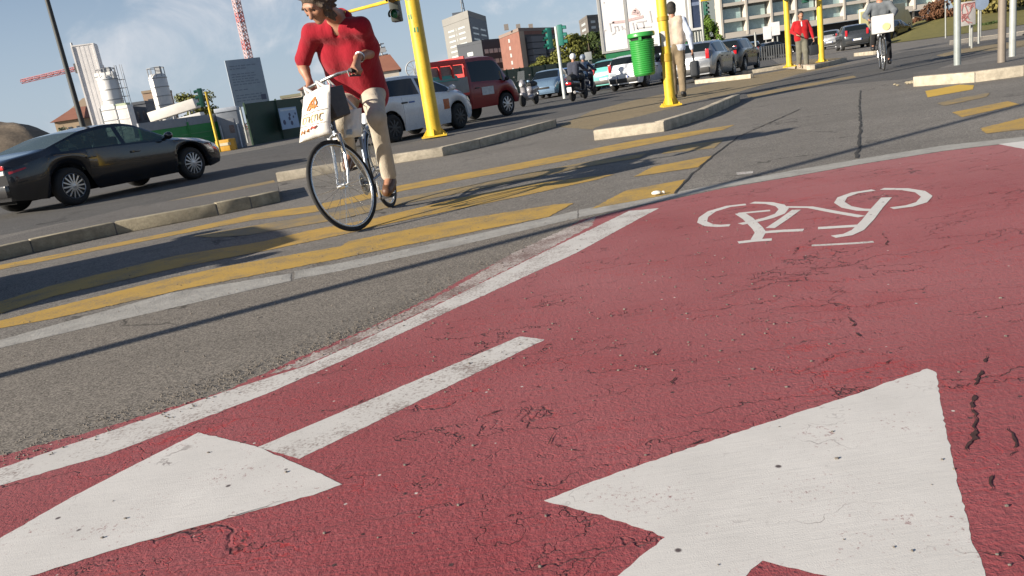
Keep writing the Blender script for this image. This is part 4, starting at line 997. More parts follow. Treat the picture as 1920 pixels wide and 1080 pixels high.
# carrier bags
BAGM = M('white_plastic', (.66,.645,.61), .4, 0, .06, 9, bump=.5, bs=14)
def carrier(name, label, px0, px1, pyt, pyb, Y0, Y1, thick, mat, handles=True):
    """soft carrier bag between two bottom/top image corners, front face from depth Y0 (left) to Y1 (right)"""
    a0, a1 = at(px0, pyb[0], Y0), at(px1, pyb[1], Y1); b0, b1 = at(px0+(pyt[2] if len(pyt) > 2 else 0), pyt[0], Y0), at(px1, pyt[1], Y1)
    nx, nz = 16, 18; n_ = (a1-a0).cross(b0-a0).normalized()
    if n_.y > 0: n_ = -n_
    root = thing(name, label, 'bag', (a0+a1)/2)
    fr, bkv = [], []
    for j in range(nz+1):
        v = j/nz
        for i in range(nx+1):
            u_ = i/nx; p = a0.lerp(a1, u_).lerp(b0.lerp(b1, u_), v)
            e = (math.sin(math.pi*min(1,max(0,u_)))**.55)*(min(1, (v+.02)*5)**.5)*(1-.55*v)
            w_ = noise.noise(Vector((u_*4, v*5, px0)))*.35+1 + .3*noise.noise(Vector((u_*9, v*3, px1)))
            fr.append(p+n_*(thick*.5*e*w_+.004)); bkv.append(p-n_*(thick*.5*e*w_+.004))
    N = (nx+1)*(nz+1); fs = []
    for j in range(nz):
        for i in range(nx):
            k = j*(nx+1)+i; fs += [(k,k+1,k+nx+2,k+nx+1), (N+k+nx+1,N+k+nx+2,N+k+1,N+k)]
    for i in range(nx): fs += [(i, N+i, N+i+1, i+1), (nz*(nx+1)+i+1, N+nz*(nx+1)+i+1, N+nz*(nx+1)+i, nz*(nx+1)+i)]
    for j in range(nz): fs += [(j*(nx+1), (j+1)*(nx+1), N+(j+1)*(nx+1), N+j*(nx+1)), (j*(nx+1)+nx, N+j*(nx+1)+nx, N+(j+1)*(nx+1)+nx, (j+1)*(nx+1)+nx)]
    mb = MB(); mb.add(fr+bkv, fs); bodyo = mb.build('bag_body', mat, root, True, world=True, angle=60)
    def S(u_, v, off=.004):
        i, j = min(nx-1, int(u_*nx)), min(nz-1, int(v*nz)); fu, fv = u_*nx-i, v*nz-j; k = j*(nx+1)+i
        p = fr[k].lerp(fr[k+1], fu).lerp(fr[k+nx+1].lerp(fr[k+nx+2], fu), fv); return p+n_*off
    return root, S, n_, b0, b1
def print_strokes(root, S, strokes, mat, name, w_=.006):
    mb = MB()
    for st in strokes:
        pts = []
        for (a, b2), (c, d) in zip(st, st[1:]):
            for k in range(8): pts.append(S(a+(c-a)*k/8, b2+(d-b2)*k/8))
        pts.append(S(*st[-1])); 
        mb.tube(pts, w_*.5, 4)
    return mb.build(name, mat, root, False, world=True)
bag, S, n_, b0, b1 = carrier('carrier_bag', 'white plastic carrier bag with orange print hanging at the front of the bicycle', 562, 619, (183,158,8), (268,250), 5.66, 5.50, .11, BAGM)
OR = M('orange_print', (.62,.25,.07), .6, 0, .2, 30); YEL = M('pale_yellow_print', (.66,.50,.26), .6, 0, .2, 30); RDP = M('red_print', (.55,.10,.08), .6, 0, .2, 30)
print_strokes(bag, S, [[(.32,.62),(.44,.74),(.60,.84),(.66,.70),(.62,.60),(.5,.68),(.4,.6)],[(.40,.70),(.55,.66),(.70,.62)],[(.48,.78),(.52,.62)],[(.56,.82),(.58,.6)]], OR, 'print_emblem', .011)
print_strokes(bag, S, [[(.14,.545),(.5,.535),(.96,.52)],[(.08,.30),(.5,.265),(.95,.25)]], M('grey_print', (.36,.31,.27), .7), 'print_rule', .004)
let = []
for k in range(5):
    x = .20+.145*k; y0, y1 = .345-.01*k, .475-.008*k
    let += [[(x,y0),(x+.01,y1),(x+.055,y1+.005),(x+.09,y1),(x+.095,y0)]] if k % 2 else [[(x+.09,y1),(x+.02,y1),(x,(y0+y1)/2),(x+.02,y0),(x+.09,y0)]]
print_strokes(bag, S, let, YEL, 'print_letters', .009)
print_strokes(bag, S, [[(.16,.13),(.22,.20),(.28,.13),(.33,.2)],[(.38,.15),(.46,.2),(.45,.13)]], OR, 'print_script', .008)
print_strokes(bag, S, [[(.54,.17),(.6,.215),(.66,.17),(.72,.215)],[(.56,.19),(.70,.195)]], RDP, 'print_script', .010)
hb = MB(); bc = BW @ BT((.845,.0,1.09))
tA, tB = BW @ BT((.85,-.15,1.10)), BW @ BT((.85,-.02,1.10))
for tt, q in ((tA, .18), (tA, .40), (tB, .66), (tB, .88)):
    s0 = b0.lerp(b1, q); hb.tube([s0-Vector((0,0,.02)), s0.lerp(tt, .5)+Vector((0,-.015,.0)), tt+Vector((0,-.01,.014)), tt+Vector((0,.012,.006))], [.017,.012,.009,.007], 6)
hb.build('bag_handle', BAGM, bag, True, world=True)
bag2, S2, n2, c0, c1 = carrier('carrier_bag', 'plain white plastic bag hanging from the handlebar beside the printed one', 645, 678, (208,202,0), (258,256), 5.80, 5.84, .09, M('white_plastic_b', (.68,.68,.64), .4, 0, .05, 9, bump=.4, bs=12))
print_strokes(bag2, S2, [[(.12,.2),(.4,.2)],[(.12,.26),(.4,.26)],[(.12,.14),(.4,.14)]], M('blue_print', (.35,.45,.55), .6), 'print_mark', .014)
hb = MB(); tA = BW @ BT((.845,.07,1.10))
for q in (.2, .75):
    s0 = c0.lerp(c1, q); hb.tube([s0-Vector((0,0,.02)), s0.lerp(tA, .5), tA+Vector((0,0,.013))], [.012,.008,.006], 6)
hb.build('bag_handle', BAGM, bag2, True, world=True)
# ---------------------------------------------------------------- standing and walking people
def stand(px, Y, z0, H, yaw, step=.0, arm=None, lean=0.0):
    """joint set of a person at pixel column px, distance Y, heading yaw (0 = away from the camera)"""
    b0 = at(px[0], px[1], Y); b = Vector((b0.x, Y, z0)); k = H/1.76
    f = Vector((math.sin(yaw), math.cos(yaw), 0)); r = Vector((math.cos(yaw), -math.sin(yaw), 0)); u = Vector((0,0,1))
    def P(x, y, z): return b + r*x*k + f*(y+lean*max(0, z-.9))*k + u*z*k
    J = dict(head=P(0,.045,1.63), neck=P(0,0,1.46), pelvis=P(0,0,.95), shL=P(-.185,0,1.40), shR=P(.185,0,1.40), elL=P(-.25,-.03,1.12), elR=P(.25,-.03,1.12), wrL=P(-.26,.05,.87), wrR=P(.26,.05,.87),
      hipL=P(-.085,0,.91), hipR=P(.085,0,.91), knL=P(-.09,.03+step*.6,.50), knR=P(.09,.03-step*.4,.50), anL=P(-.09,step,.085), anR=P(.09,-step,.085+ (.05 if step else 0)), toL=P(-.10,step+.15,.035), toR=P(.10,-step+.14,.035+(.015 if step else 0)))
    return J, f, r, u, P
def hands_of(J, f, r):
    P = []
    for s, q in (('L',-1),('R',1)):
        d = (J['wr'+s]-J['el'+s]).normalized(); P += loose_hand(J['wr'+s], d, -r*q*.8+f*.2, f, 1.1)
    return P
# man with the vest, seen from behind
J, f, r, u, P = stand((1273,178), 15.7, .14, 1.85, RAD(20), .07)
J['elR'] = P(.29,-.06,1.13); J['wrR'] = P(.31,.0,.88)
vest_m = cloth('beige_vest', (.50,.41,.33)); blue_m = cloth('pale_blue_cotton', (.50,.56,.68)); kh2 = cloth('khaki_cotton', (.20,.155,.10)); blk = M('black_leather', (.02,.02,.022), .5)
man, sh_ = person('man in beige vest and khaki trousers walking away beside the yellow pole', J, f, u, hands_of(J, f, r), .011, 'shirt', blue_m, kh2, blk, HAIR_D, 'long', wr=.006, leg_r=1.1)
ch_ = J['pelvis'].lerp(J['neck'], .76); T = []
for s in (1,-1): T += [cap(ch_+r*.095*s+u*.03, J['pelvis']+r*.09*s+u*.10, .130, .138, .06), cap(J['neck']-u*.06+r*.05*s, J['shL' if s < 0 else 'shR']*1.0-r*s*.05, .086, .082, .05)]
sdf_mesh('vest', T, .012, .04, vest_m, man, .006)
hp = J['wrR']+(J['wrR']-J['elR']).normalized()*.10
bg_ = thing('shoulder_bag', 'dark bag carried in the hand of the man with the vest', 'bag', hp-Vector((0,0,.45)))
mb = MB(); mb.box(hp+Vector((.02,.02,-.30)), (.16,.40,.30), Matrix.Rotation(RAD(-20),3,'Z')); mb.build('bag_body', M('dark_bag', (.02,.024,.03), .7), bg_, True, .05, world=True, seg=3)
mb = MB(); mb.tube([hp+Vector((-.02,-.12,-.15)), hp+Vector((0,-.04,-.01)), hp+Vector((0,.04,-.01)), hp+Vector((.04,.12,-.15))], .012, 6); mb.build('bag_strap', blk, bg_, True, world=True)
# man in the red jacket
J, f, r, u, P = stand((1505,118), 26, .06, 1.78, RAD(188), .10)
J['elL'] = P(-.30,.02,1.14); J['wrL'] = P(-.34,.10,.88); J['elR'] = P(.30,.0,1.16); J['wrR'] = P(.20,.20,1.05)
rj = cloth('red_jacket_fabric', (.36,.012,.016)); gt = cloth('grey_green_trousers', (.14,.135,.105))
man2, _ = person('man in a red jacket and grey trousers walking between the two far yellow poles', J, f, u, hands_of(J, f, r), .013, 'jacket', rj, gt, M('tan_shoe', (.35,.26,.17), .7), HAIR_D, 'long', fat=1.15, wr=.006, leg_r=1.25)
sdf_mesh('shirt_front', [cap(J['neck']-u*.05+f*.075, J['neck']-u*.17+f*.135, .03, .016)], .01, .02, M('white_cotton', (.7,.68,.72), .9), man2)
hp = J['wrL']+Vector((0,0,-.1)); bg_ = thing('shopping_bag', 'small dark bag in the hand of the man in the red jacket', 'bag', hp-Vector((0,0,.42)))
MB().box(hp+Vector((0,0,-.28)), (.30,.14,.32)).build('bag_body', M('dark_bag', (.02,.024,.03), .7), bg_, True, .04, world=True)
MB().tube([hp+Vector((-.09,0,-.13)), hp+Vector((0,0,0.0)), hp+Vector((.09,0,-.13))], .011, 6).build('bag_strap', blk, bg_, True, world=True)
# cyclist with the white box coming towards the camera
def small_bike(label, px, Y, yaw, steer=0, frame=None): 
    b = at(px, 120, Y); return make_bike(label, Vector((b.x, Y, 0)), (0, 0, yaw), steer, -80, False, frame)
bk2, T2, g2, p2 = small_bike('dark bicycle of the cyclist carrying a white box on the far road', 1650, 18.2, RAD(-113), 3, M('black_frame', (.03,.03,.035), .4))
B2 = mat_of(bk2); LB = lambda x, y, z: B2 @ Vector((x, y, z))
J = dict(head=LB(.42,0,1.66), neck=LB(.36,0,1.47), pelvis=LB(.20,0,.99), shL=LB(.36,.19,1.40), shR=LB(.36,-.19,1.40), elL=LB(.42,.30,1.22), elR=LB(.42,-.30,1.22), wrL=LB(.63,.25,1.13), wrR=LB(.63,-.25,1.13), hipL=LB(.2,.09,.95), hipR=LB(.2,-.09,.95), knL=LB(.50,.13,.58), knR=LB(.58,-.13,.86))
for s, q in (('L',1),('R',-1)):
    p = B2 @ p2[q]; d = (B2.to_3x3() @ Vector((1,0,0))); J['to'+s] = p+d*.07+Vector((0,0,.035)); J['an'+s] = p-d*.07+Vector((0,0,.12))
bl2 = B2.to_3x3() @ Vector((0,1,0)); d2 = B2.to_3x3() @ Vector((1,0,0))
hnd = []
for s, q in (('L',1),('R',-1)): hnd += grip_hand(J['wr'+s], B2 @ g2[q][0], B2.to_3x3() @ g2[q][1], -bl2*q)
person('cyclist in a grey jacket and black trousers carrying a white box ahead of the handlebar', J, d2+Vector((0,0,-.1)), (0,0,1), hnd, .012, 'jacket', cloth('grey_jacket_fabric', (.13,.145,.16)), cloth('black_trousers', (.018,.018,.02)), blk, None, 'long', cap_mat=M('dark_helmet', (.06,.07,.08), .4), wr=.005)
wb_ = thing('delivery_box', 'white square box with a round yellow emblem carried on the front of the far bicycle', 'box', LB(1.0,.0,.74), RAD(-113)+math.pi/2)
MB().box((0,0,.24), (.43,.34,.38)).build('box_shell', M('white_shell', (.56,.55,.53), .5), wb_, True, .03)
MB().lathe([(.075,-.004),(.075,.004),(0,.006)], 20, (.06,-.184,.18), Matrix.Rotation(math.pi/2,3,'X')).build('round_emblem', M('emblem_yellow', (.62,.50,.22), .5), wb_, False)
# scooters and riders
def scooter(label, px, Y, yaw, paint_, group='motor scooters in the traffic'):
    b = at(px, 180, Y); root = thing('motor_scooter', label, 'scooter', (b.x, Y, 0), yaw, group)
    for x, nm in ((-.62,'rear_wheel'),(.68,'front_wheel')):
        MB().lathe([(.10,-.055),(.21,-.06),(.245,-.03),(.25,0),(.245,.03),(.21,.06),(.10,.055)], 24, (x,0,.25), Matrix.Rotation(math.pi/2,3,'X')).build(nm, TYRE, root, True, angle=60)
    sdf_mesh('body_shell', [cap((-.72,0,.66),(-.15,0,.62),.15,.17,.1), cap((-.72,0,.66),(-.78,0,.62),.13,.1,.06), cap((-.2,0,.34),(.25,0,.32),.12,.11,.08), cap((.42,0,.40),(.50,0,.92),.14,.13,.1), cap((.52,0,.92),(.50,0,1.02),.13,.09,.06), cap((.68,-.0,.50),(.60,0,.42),.09,.08,.05), cap((-.55,0,.45),(-.2,0,.40),.12,.12,.08)], .018, .05, paint_, root, world=False)
    MB().tube([(-.80,0,.84),(-.5,0,.86),(-.1,0,.82)], [.10,.15,.11], 10).build('seat', GRIP, root, True)
    MB().tube([(.36,.34,1.02),(.44,.2,1.05),(.46,-.2,1.05),(.36,-.34,1.02)], .017, 8).build('handlebar', TRIM, root, True)
    MB().add([(.58,-.17,1.05),(.58,.17,1.05),(.46,.15,1.42),(.46,-.15,1.42)], [(0,1,2,3)]).build('wind_shield', glass_mat('shield_glass', (.6,.65,.68), .6), root, False)
    MB().box((-.88,0,.66), (.05,.22,.09)).build('tail_light', RED_L, root, True, .015)
    MB().box((-.87,0,.44), (.02,.18,.18)).build('number_plate', PLATE, root, True, .004)
    MB().ball((.66,0,.86), .085, 12, 8, (.5,1,.8)).build('headlight', CLEAR_L, root, True)
    MB().tube([(-.2,-.17,.26),(-.75,-.19,.32),(-.85,-.19,.33)], [.03,.06,.055], 10).build('exhaust', CHROME, root, True)
    for s in (1,-1): m_ = MB().ball((.42,s*.36,1.22), .06, 10, 6, (.4,1,.7)); m_.tube([(.42,s*.28,1.05),(.42,s*.36,1.2)], .008, 6); m_.build('mirror', TRIM, root, True)
    return root
def rider_on(root, label, jm, tm, hm, group='scooter riders in the traffic'):
    B = mat_of(root); L = lambda x, y, z: B @ Vector((x, y, z))
    J = dict(head=L(-.10,0,1.58), neck=L(-.16,0,1.40), pelvis=L(-.28,0,.92), shL=L(-.14,.19,1.34), shR=L(-.14,-.19,1.34), elL=L(.08,.30,1.14), elR=L(.08,-.30,1.14), wrL=L(.32,.31,1.08), wrR=L(.32,-.31,1.08), hipL=L(-.26,.10,.90), hipR=L(-.26,-.10,.90), knL=L(.16,.19,.80), knR=L(.16,-.19,.80), anL=L(.10,.17,.40), anR=L(.10,-.17,.40), toL=L(.25,.17,.36), toR=L(.25,-.17,.36))
    fw_ = B.to_3x3() @ Vector((1,0,0)); lf = B.to_3x3() @ Vector((0,1,0)); hn = []
    for s, q in (('L',1),('R',-1)): hn += grip_hand(J['wr'+s], L(.37,q*.32,1.025), lf, -lf*q)
    return person(label, J, fw_, (0,0,1), hn, .014, 'jacket', jm, tm, blk, None, 'long', cap_mat=hm, group=group, fat=1.15, wr=.005)
WH = M('white_helmet', (.72,.72,.72), .25, coat=.5)
s1 = scooter('dark motor scooter with white plate ridden away in the middle of the road', 1085, 30, RAD(62), M('scooter_black', (.02,.02,.022), .3, coat=.5)); rider_on(s1, 'scooter rider in a dark slate jacket and white helmet seen from behind', cloth('slate_jacket_fabric', (.045,.05,.07)), cloth('dark_trousers', (.02,.022,.028)), WH)
s2 = scooter('second motor scooter ahead of the one with the white plate', 1103, 33.5, RAD(60), M('scooter_blue', (.02,.03,.06), .3, coat=.5)); rider_on(s2, 'scooter rider in a dark blue jacket just right of the white helmet', cloth('navy_jacket_fabric', (.03,.06,.12)), cloth('dark_trousers_b', (.02,.022,.03)), M('grey_helmet', (.2,.24,.3), .3, coat=.5))
s3 = scooter('silver grey motor scooter standing without rider beside the red truck nose', 992, 33, RAD(-118), M('scooter_silver', (.30,.29,.31), .35, .3, coat=.5))
# ================================================================ STREET FURNITURE
POLE_Y = M('yellow_pole_paint', (.64,.43,.03), .45, 0, .22, 3.5, coat=.15); POLE_G = M('galvanised_pole', (.30,.31,.295), .5, .5, .18, 5); GREEN_S = M('signal_green', (.012,.075,.05), .45); DARKP = M('dark_lamp_post', (.05,.052,.05), .6, .3)
def pole(name, label, cat, base, r, h, mat, group=None, flange=True, n=20):
    root = thing(name, label, cat, base, 0, group)
    MB().lathe([(r*1.05,0),(r,h*.3),(r*.9,h)], n).build('post', mat, root, True)
    if flange:
        mb = MB(); mb.box((0,0,.016), (r*3.6,r*3.6,.03))
        for s in (1,-1):
            for q in (1,-1): mb.lathe([(.014,.03),(.014,.055),(.0,.06)], 8, (s*r*1.4,q*r*1.4,0))
        for a in range(4):
            c_, s_ = math.cos(a*math.pi/2), math.sin(a*math.pi/2); mb.add([(r*c_,r*s_,.03),(r*1.75*c_,r*1.75*s_,.03),(r*c_,r*s_,.16)], [(0,1,2)])
        mb.build('base_plate', mat, root, False)
    return root
def signal_head(root, p, yaw, s=1.0, mat=None, cells=3):
    """traffic light: housing with visors and lenses, facing direction yaw"""
    R_ = Matrix.Rotation(yaw, 3, 'Z'); p = Vector(p)
    h = MB().box(p, (.24*s,.20*s,.30*s*cells), R_).build('signal_head', mat or GREEN_S, root, True, .03*s)
    cols = [('red_lens', (.20,.01,.01)), ('amber_lens_', (.2,.10,.01)), ('green_lens', (.01,.12,.06))]
    for k in range(cells):
        z = (cells/2-.5-k)*.30*s; c = p + R_ @ Vector((.125*s, 0, z))
        MB().lathe([(.085*s,0),(.06*s,.02*s),(0,.026*s)], 16, c, R_ @ Matrix.Rotation(math.pi/2,3,'Y')).build('lens', M(cols[k][0], cols[k][1], .2), h, True)
        v = MB(); n = 12; A = [R_ @ Vector((0, .10*s*math.cos(a), .10*s*math.sin(a))) + c for a in np.linspace(-.5, math.pi+.5, n)]; d = R_ @ Vector((.16*s,0,-.02*s))
        v.add(A + [a+d for a in A], [(i,i+1,n+i+1,n+i) for i in range(n-1)]); v.build('visor', mat or GREEN_S, h, True)
    return h
pa = G(816, 256, .15); pA = pole('traffic_pole', 'thick yellow pole with a stickered shaft and overhead arm behind the rider', 'pole', pa, .135, 6.4, POLE_Y)
for z, a in ((2.55,2.9),(2.22,2.7),(1.98,3.3),(2.75,2.2),(3.0,2.6)):
    st = MB(); ca, sa = math.cos(a+math.pi*.42), math.sin(a+math.pi*.42)
    st.box((ca*.127, sa*.127, z), (.012,.08,.09), Matrix.Rotation(a+math.pi*.42,3,'Z')); st.build('sticker', M('sticker_green', (.06,.22,.10), .6, 0, .5, 30), pA, False)
# overhead arm with the signal seen at the top of the frame
ar = MB(); p0 = at(772, -9, pa.y); p1 = at(658, 21, pa.y+2.8); ar.tube([p0+(p0-p1)*.02, p1, p1+(p1-p0)*.6], [.038,.034,.03], 10); ar.build('mast_arm', POLE_Y, pA, True, world=True)
q = p0.lerp(p1, .26); loc = mat_of(pA).inverted() @ q
MB().bar(loc+Vector((0,0,.0)), loc+Vector((0,0,-.12)), .06, .06).build('hanger', TRIM, pA, False)
signal_head(pA, loc+Vector((0,0,.02)), RAD(-100), .95, M('signal_dark', (.03,.035,.03), .5))
pb = G(1258, 199, .145); pB = pole('traffic_pole', 'yellow pole with clamps and a paper notice, the green litter bin fixed to it', 'pole', pb, .085, 5.2, POLE_Y)
for z in (.77,.83,1.42): MB().lathe([(.092,-.035),(.098,-.03),(.098,.03),(.092,.035)], 20, (0,0,z)).build('clamp', M('clamp_ochre', (.42,.27,.02), .5), pB, True)
nt = MB(); 
for a in np.linspace(RAD(215), RAD(265), 6): nt.v += [(math.cos(a)*.0905, math.sin(a)*.0905, .98), (math.cos(a)*.0905, math.sin(a)*.0905, 1.22)]
nt.f += [(2*i,2*i+2,2*i+3,2*i+1) for i in range(5)]; nt.build('paper_notice', M('paper_notice', (.55,.52,.46), .8, 0, .3, 40), pB, False)
# green litter bin
by = pb.y-.05; x0, x1, z0, z1 = span(1178, 1228, 143, 60, by); bc_ = Vector(((x0+x1)/2+.02, by, z0))
bn = thing('litter_bin', 'bright green ribbed plastic litter bin hanging on the yellow pole', 'litter bin', bc_); hB = z1-z0; rB = (x1-x0)/2
BG = M('bin_green', (.03,.275,.045), .38, 0, .06, 6, coat=.2)
pr = [(rB*.66,0),(rB*.76,.015)]
for k in range(16):
    z = .03+(hB*.80-.03)*k/16; r0 = rB*(.77+.16*z/hB); pr += [(r0,z),(r0+.010,z+.006),(r0+.010,z+.02),(r0,z+.026)]
pr += [(rB*.93,hB*.82)]
MB().lathe(pr, 36).build('bin_body', BG, bn, True, angle=50)
MB().lathe([(rB*.80,0),(rB*.80,hB*.1),(0,hB*.1)], 24, (0,0,hB*.81)).build('bin_opening', M('bin_dark', (.012,.02,.012), .8), bn, True)
MB().lathe([(rB*.97,hB*.885),(rB*1.02,hB*.90),(rB*1.02,hB*.965),(rB*.96,hB*.99),(rB*.4,hB*1.0),(0,hB*1.0)], 36).build('bin_lid', BG, bn, True, angle=45)
lp = MB()
for a in (.6, 2.5, 4.4): lp.box((math.cos(a)*rB*.9, math.sin(a)*rB*.9, hB*.855), (.03,.05,hB*.10), Matrix.Rotation(a,3,'Z'))
lp.build('lid_post', BG, bn, False)
MB().bar((rB*.7,0,hB*.55), (pb.x-bc_.x, pb.y-bc_.y, hB*.55), .05, .12).build('bracket', TRIM, bn, False)
# far yellow signal poles
GP = 'far yellow traffic light poles'
for px, pyb, lab, tp in ((1480,119,'far yellow traffic light pole left of the man in the red jacket', 1), (1541,116,'far yellow traffic light pole right of the man in the red jacket', 2)):
    Yq = 27.5 if tp == 1 else 27.0; bq = at(px, pyb, Yq)
    p_ = pole('traffic_pole', lab, 'pole', (bq.x, Yq, .1), .095, 4.2, POLE_Y, GP)
    zt = at(px-8, 2, Yq).z
    signal_head(p_, (-.02 if tp == 1 else -.55, -.2, zt+.42-.1), RAD(-95), .95)
    if tp == 2: MB().tube([(0,0,zt+.5),(-.55,-.1,zt+.5)], .03, 8).build('bracket_arm', GREEN_S, p_, True)
bq = at(1541,116,27.0); fr_ = thing('guard_rail', 'short pale rail beside the right far yellow pole', 'rail', (bq.x-.28, 27.0, .1)); g_ = MB(); g_.tube([(-.28,0,0),(-.28,0,.85),(.22,0,.85)], .025, 8); g_.tube([(-.28,0,.55),(.22,0,.55)], .02, 8); g_.build('rail_tube', POLE_G, fr_, True)
# grey poles on the right island
GQ = 'plain posts on the right hand island'
for px, pyb, pxt, r, mt, lab in ((1795,122,1791,.05,M('pale_post_grey', (.29,.32,.31), .45, .2),'pale grey post nearest the stone corner of the right hand island'), (1878,117,1873,.052,M('brown_post', (.20,.17,.14), .6, .1),'brownish post in the middle of the right hand island'), (1898,106,1894,.048,M('white_post', (.34,.36,.35), .45, .1),'whitish post close behind the brownish one at the right edge')):
    b0 = G(px, pyb, .13); pole('sign_post', lab, 'post', b0, r, 4.5, mt, GQ, False)
# map / poster board behind the grey post
x0, x1, z0, z1 = span(1797, 1829, 48, 3, 22); bd = thing('poster_board', 'pale map board with red lines standing behind the pale post', 'sign board', ((x0+x1)/2, 22, 0), RAD(8))
wv = (x1-x0)/2; BDM = M('board_pale', (.52,.50,.48), .6, 0, .1, 4)
MB().box((0,0,(z0+z1)/2), (wv*2,.08,z1-z0)).build('panel', BDM, bd, True, .01)
mp_ = MB(); rs = random.Random(5)
for k in range(7):
    p = Vector((rs.uniform(-.8,.8)*wv, -.045, rs.uniform(z0+.1,z1-.1)))
    for j in range(5):
        q = Vector((max(-.85*wv,min(.85*wv,p.x+rs.uniform(-.2,.2))), -.045, max(z0+.05,min(z1-.05,p.z+rs.uniform(-.2,.2))))); mp_.bar(p, q+Vector((.001,0,.001)), .008, .022); p = q
mp_.build('map_lines', M('map_red', (.48,.20,.19), .7), bd, False)
for s in (1,-1): MB().tube([(s*wv*.85,.06,0),(s*wv*.85,.06,z1)], .03, 8).build('leg', POLE_G, bd, True)
for px, pyb, pyt, Y, lab in ((1819,68,18,24,'thin short post right of the map board'), (1835,66,19,25,'second thin short post right of the map board, next to a round sign'), (1773,60,5,40,'thin brown post in front of the reddish shrub')):
    b0 = at(px, pyb, Y); zt = at(px-2, pyt, Y).z; pole('thin_post', lab, 'post', (b0.x, Y, 0), .035, zt, POLE_G, None, False)
b0 = at(1839, 5, 30); rs_ = thing('round_sign', 'small blue grey round sign on a thin post right of the map board', 'sign', (b0.x, 30, 0)); MB().lathe([(.27,-.01),(.27,.01),(0,.012)], 24, (0,-.05,b0.z), Matrix.Rotation(math.pi/2,3,'X')).build('disc', M('sign_bluegrey', (.22,.28,.38), .5), rs_, False); MB().lathe([(.03,0),(.03,b0.z)], 8).build('post', POLE_G, rs_, True)
# white traffic light post in the middle distance
Yw = 36; b0 = at(1056, 163, Yw); tl = thing('traffic_light', 'slender pale post with green signal heads on both sides in front of the trees', 'traffic light', (b0.x, Yw, 0))
zt = at(1040, 50, Yw).z; MB().lathe([(.075,0),(.065,zt)], 14).build('post', M('pale_post', (.5,.54,.53)), tl, True)
for px, py, a in ((1030,72,RAD(-160)),(1051,66,RAD(-15))):
    q = at(px, py, Yw); h_ = signal_head(tl, (q.x-b0.x, 0, q.z), a, 1.0, M('signal_teal', (.015,.14,.11), .45))
b0 = at(1103, 105, 48); sg = thing('road_sign', 'grey backed sign on a thin post behind the scooter riders', 'sign', (b0.x, 48, 0)); MB().box((0,0,b0.z), (.42,.03,.46)).build('sign_back', M('sign_grey', (.30,.32,.32), .6), sg, True, .02); MB().lathe([(.035,0),(.035,b0.z)], 8, (0,.04,0)).build('post', POLE_G, sg, True)
# tall dark lamp post at left
b0 = G(158, 250); lamp_top = at(60, -80, 24); bz = at(155, 235, 24)
lpst = thing('lamp_post', 'tall thin dark street lamp post leaning out of the top edge at left', 'lamp post', (bz.x, 24, 0)); MB().lathe([(.085,0),(.075,2),(.05,9)], 14).build('post', DARKP, lpst, True)
MB().tube([(0,0,9),(.2,-.2,9.5),(.9,-.9,9.7)], [.045,.04,.035], 8).build('lamp_arm', DARKP, lpst, True); MB().ball((1.2,-1.2,9.7), .16, 12, 8, (2.2,1.2,.5)).build('lamp_head', DARKP, lpst, True)
# yellow pole outside the left edge whose thin shadow crosses the red lane
d_ = Vector((.872,.49,0)); b0 = Vector((-2.19,3.13,0)) - d_*4.6
pole('traffic_pole', 'yellow pole outside the left edge, its thin shadow crosses the pavement and the road', 'pole', b0, .05, 6.5, POLE_Y)
# yellow signal at left behind the dark car
Yl = 34; b0 = at(412, 284, Yl); p_ = pole('traffic_light', 'thin yellow traffic light with dark green signal beside the grey cabinet', 'traffic light', (b0.x, Yl, 0), .06, at(385,172,Yl).z, POLE_Y, None, False); q = at(378, 183, Yl)
signal_head(p_, (q.x-b0.x, -.05, q.z), RAD(200), .85); bk_ = MB().bar((0,0,q.z+.3), (q.x-b0.x,-.05,q.z+.3), .04, .04); bk_.bar((0,0,q.z-.3), (q.x-b0.x,-.05,q.z-.3), .04, .04); bk_.build('bracket', GREEN_S, p_, False)
x0, x1, z0, z1 = span(397, 428, 284, 268, Yl); yb = thing('road_barrier', 'low yellow orange barrier block at the foot of the thin yellow traffic light', 'barrier', ((x0+x1)/2+.15, Yl+.5, 0)); MB().prism([(-.42,-.22),(.42,-.22),(.36,.22),(-.36,.22)], 0, .5).build('barrier_block', M('barrier_orange', (.55,.30,.03), .6), yb, True, .05); MB().box((0,-.235,.3), (.5,.01,.12)).build('reflector', M('reflector', (.6,.55,.4), .4), yb, False)
# grey cabinet
x0, x1, z0, z1 = span(411, 456, 279, 201, 37); cbn = thing('cabinet', 'grey utility kiosk with a pale cap between the green fences', 'cabinet', ((x0+x1)/2, 37, 0), RAD(8)); wd = (x1-x0)*.86; GC = M('cabinet_grey', (.20,.22,.25), .5, .2)
MB().box((0,0,z1*.46), (wd,.8,z1*.92)).build('cabinet_body', GC, cbn, True, .03); MB().box((0,0,z1*.96), (wd*1.08,.9,z1*.1)).build('cap', M('cabinet_cap', (.40,.44,.50), .5), cbn, True, .03)
dr = MB().box((-.03,-.41,z1*.42), (wd*.62,.02,z1*.62)).build('door', M('cabinet_door', (.24,.25,.27), .5), cbn, True, .01); MB().box((.1,-.425,z1*.48), (.22,.012,.36)).build('notice', M('notice_brown', (.22,.16,.14), .7, 0, .5, 20), dr, False)
for s in (1,-1): MB().tube([(s*wd*.40,-.45,.0),(s*wd*.40,-.45,z1*.6)], .03, 8).build('guard_post', M('guard_pale', (.55,.57,.6), .5), cbn, True)
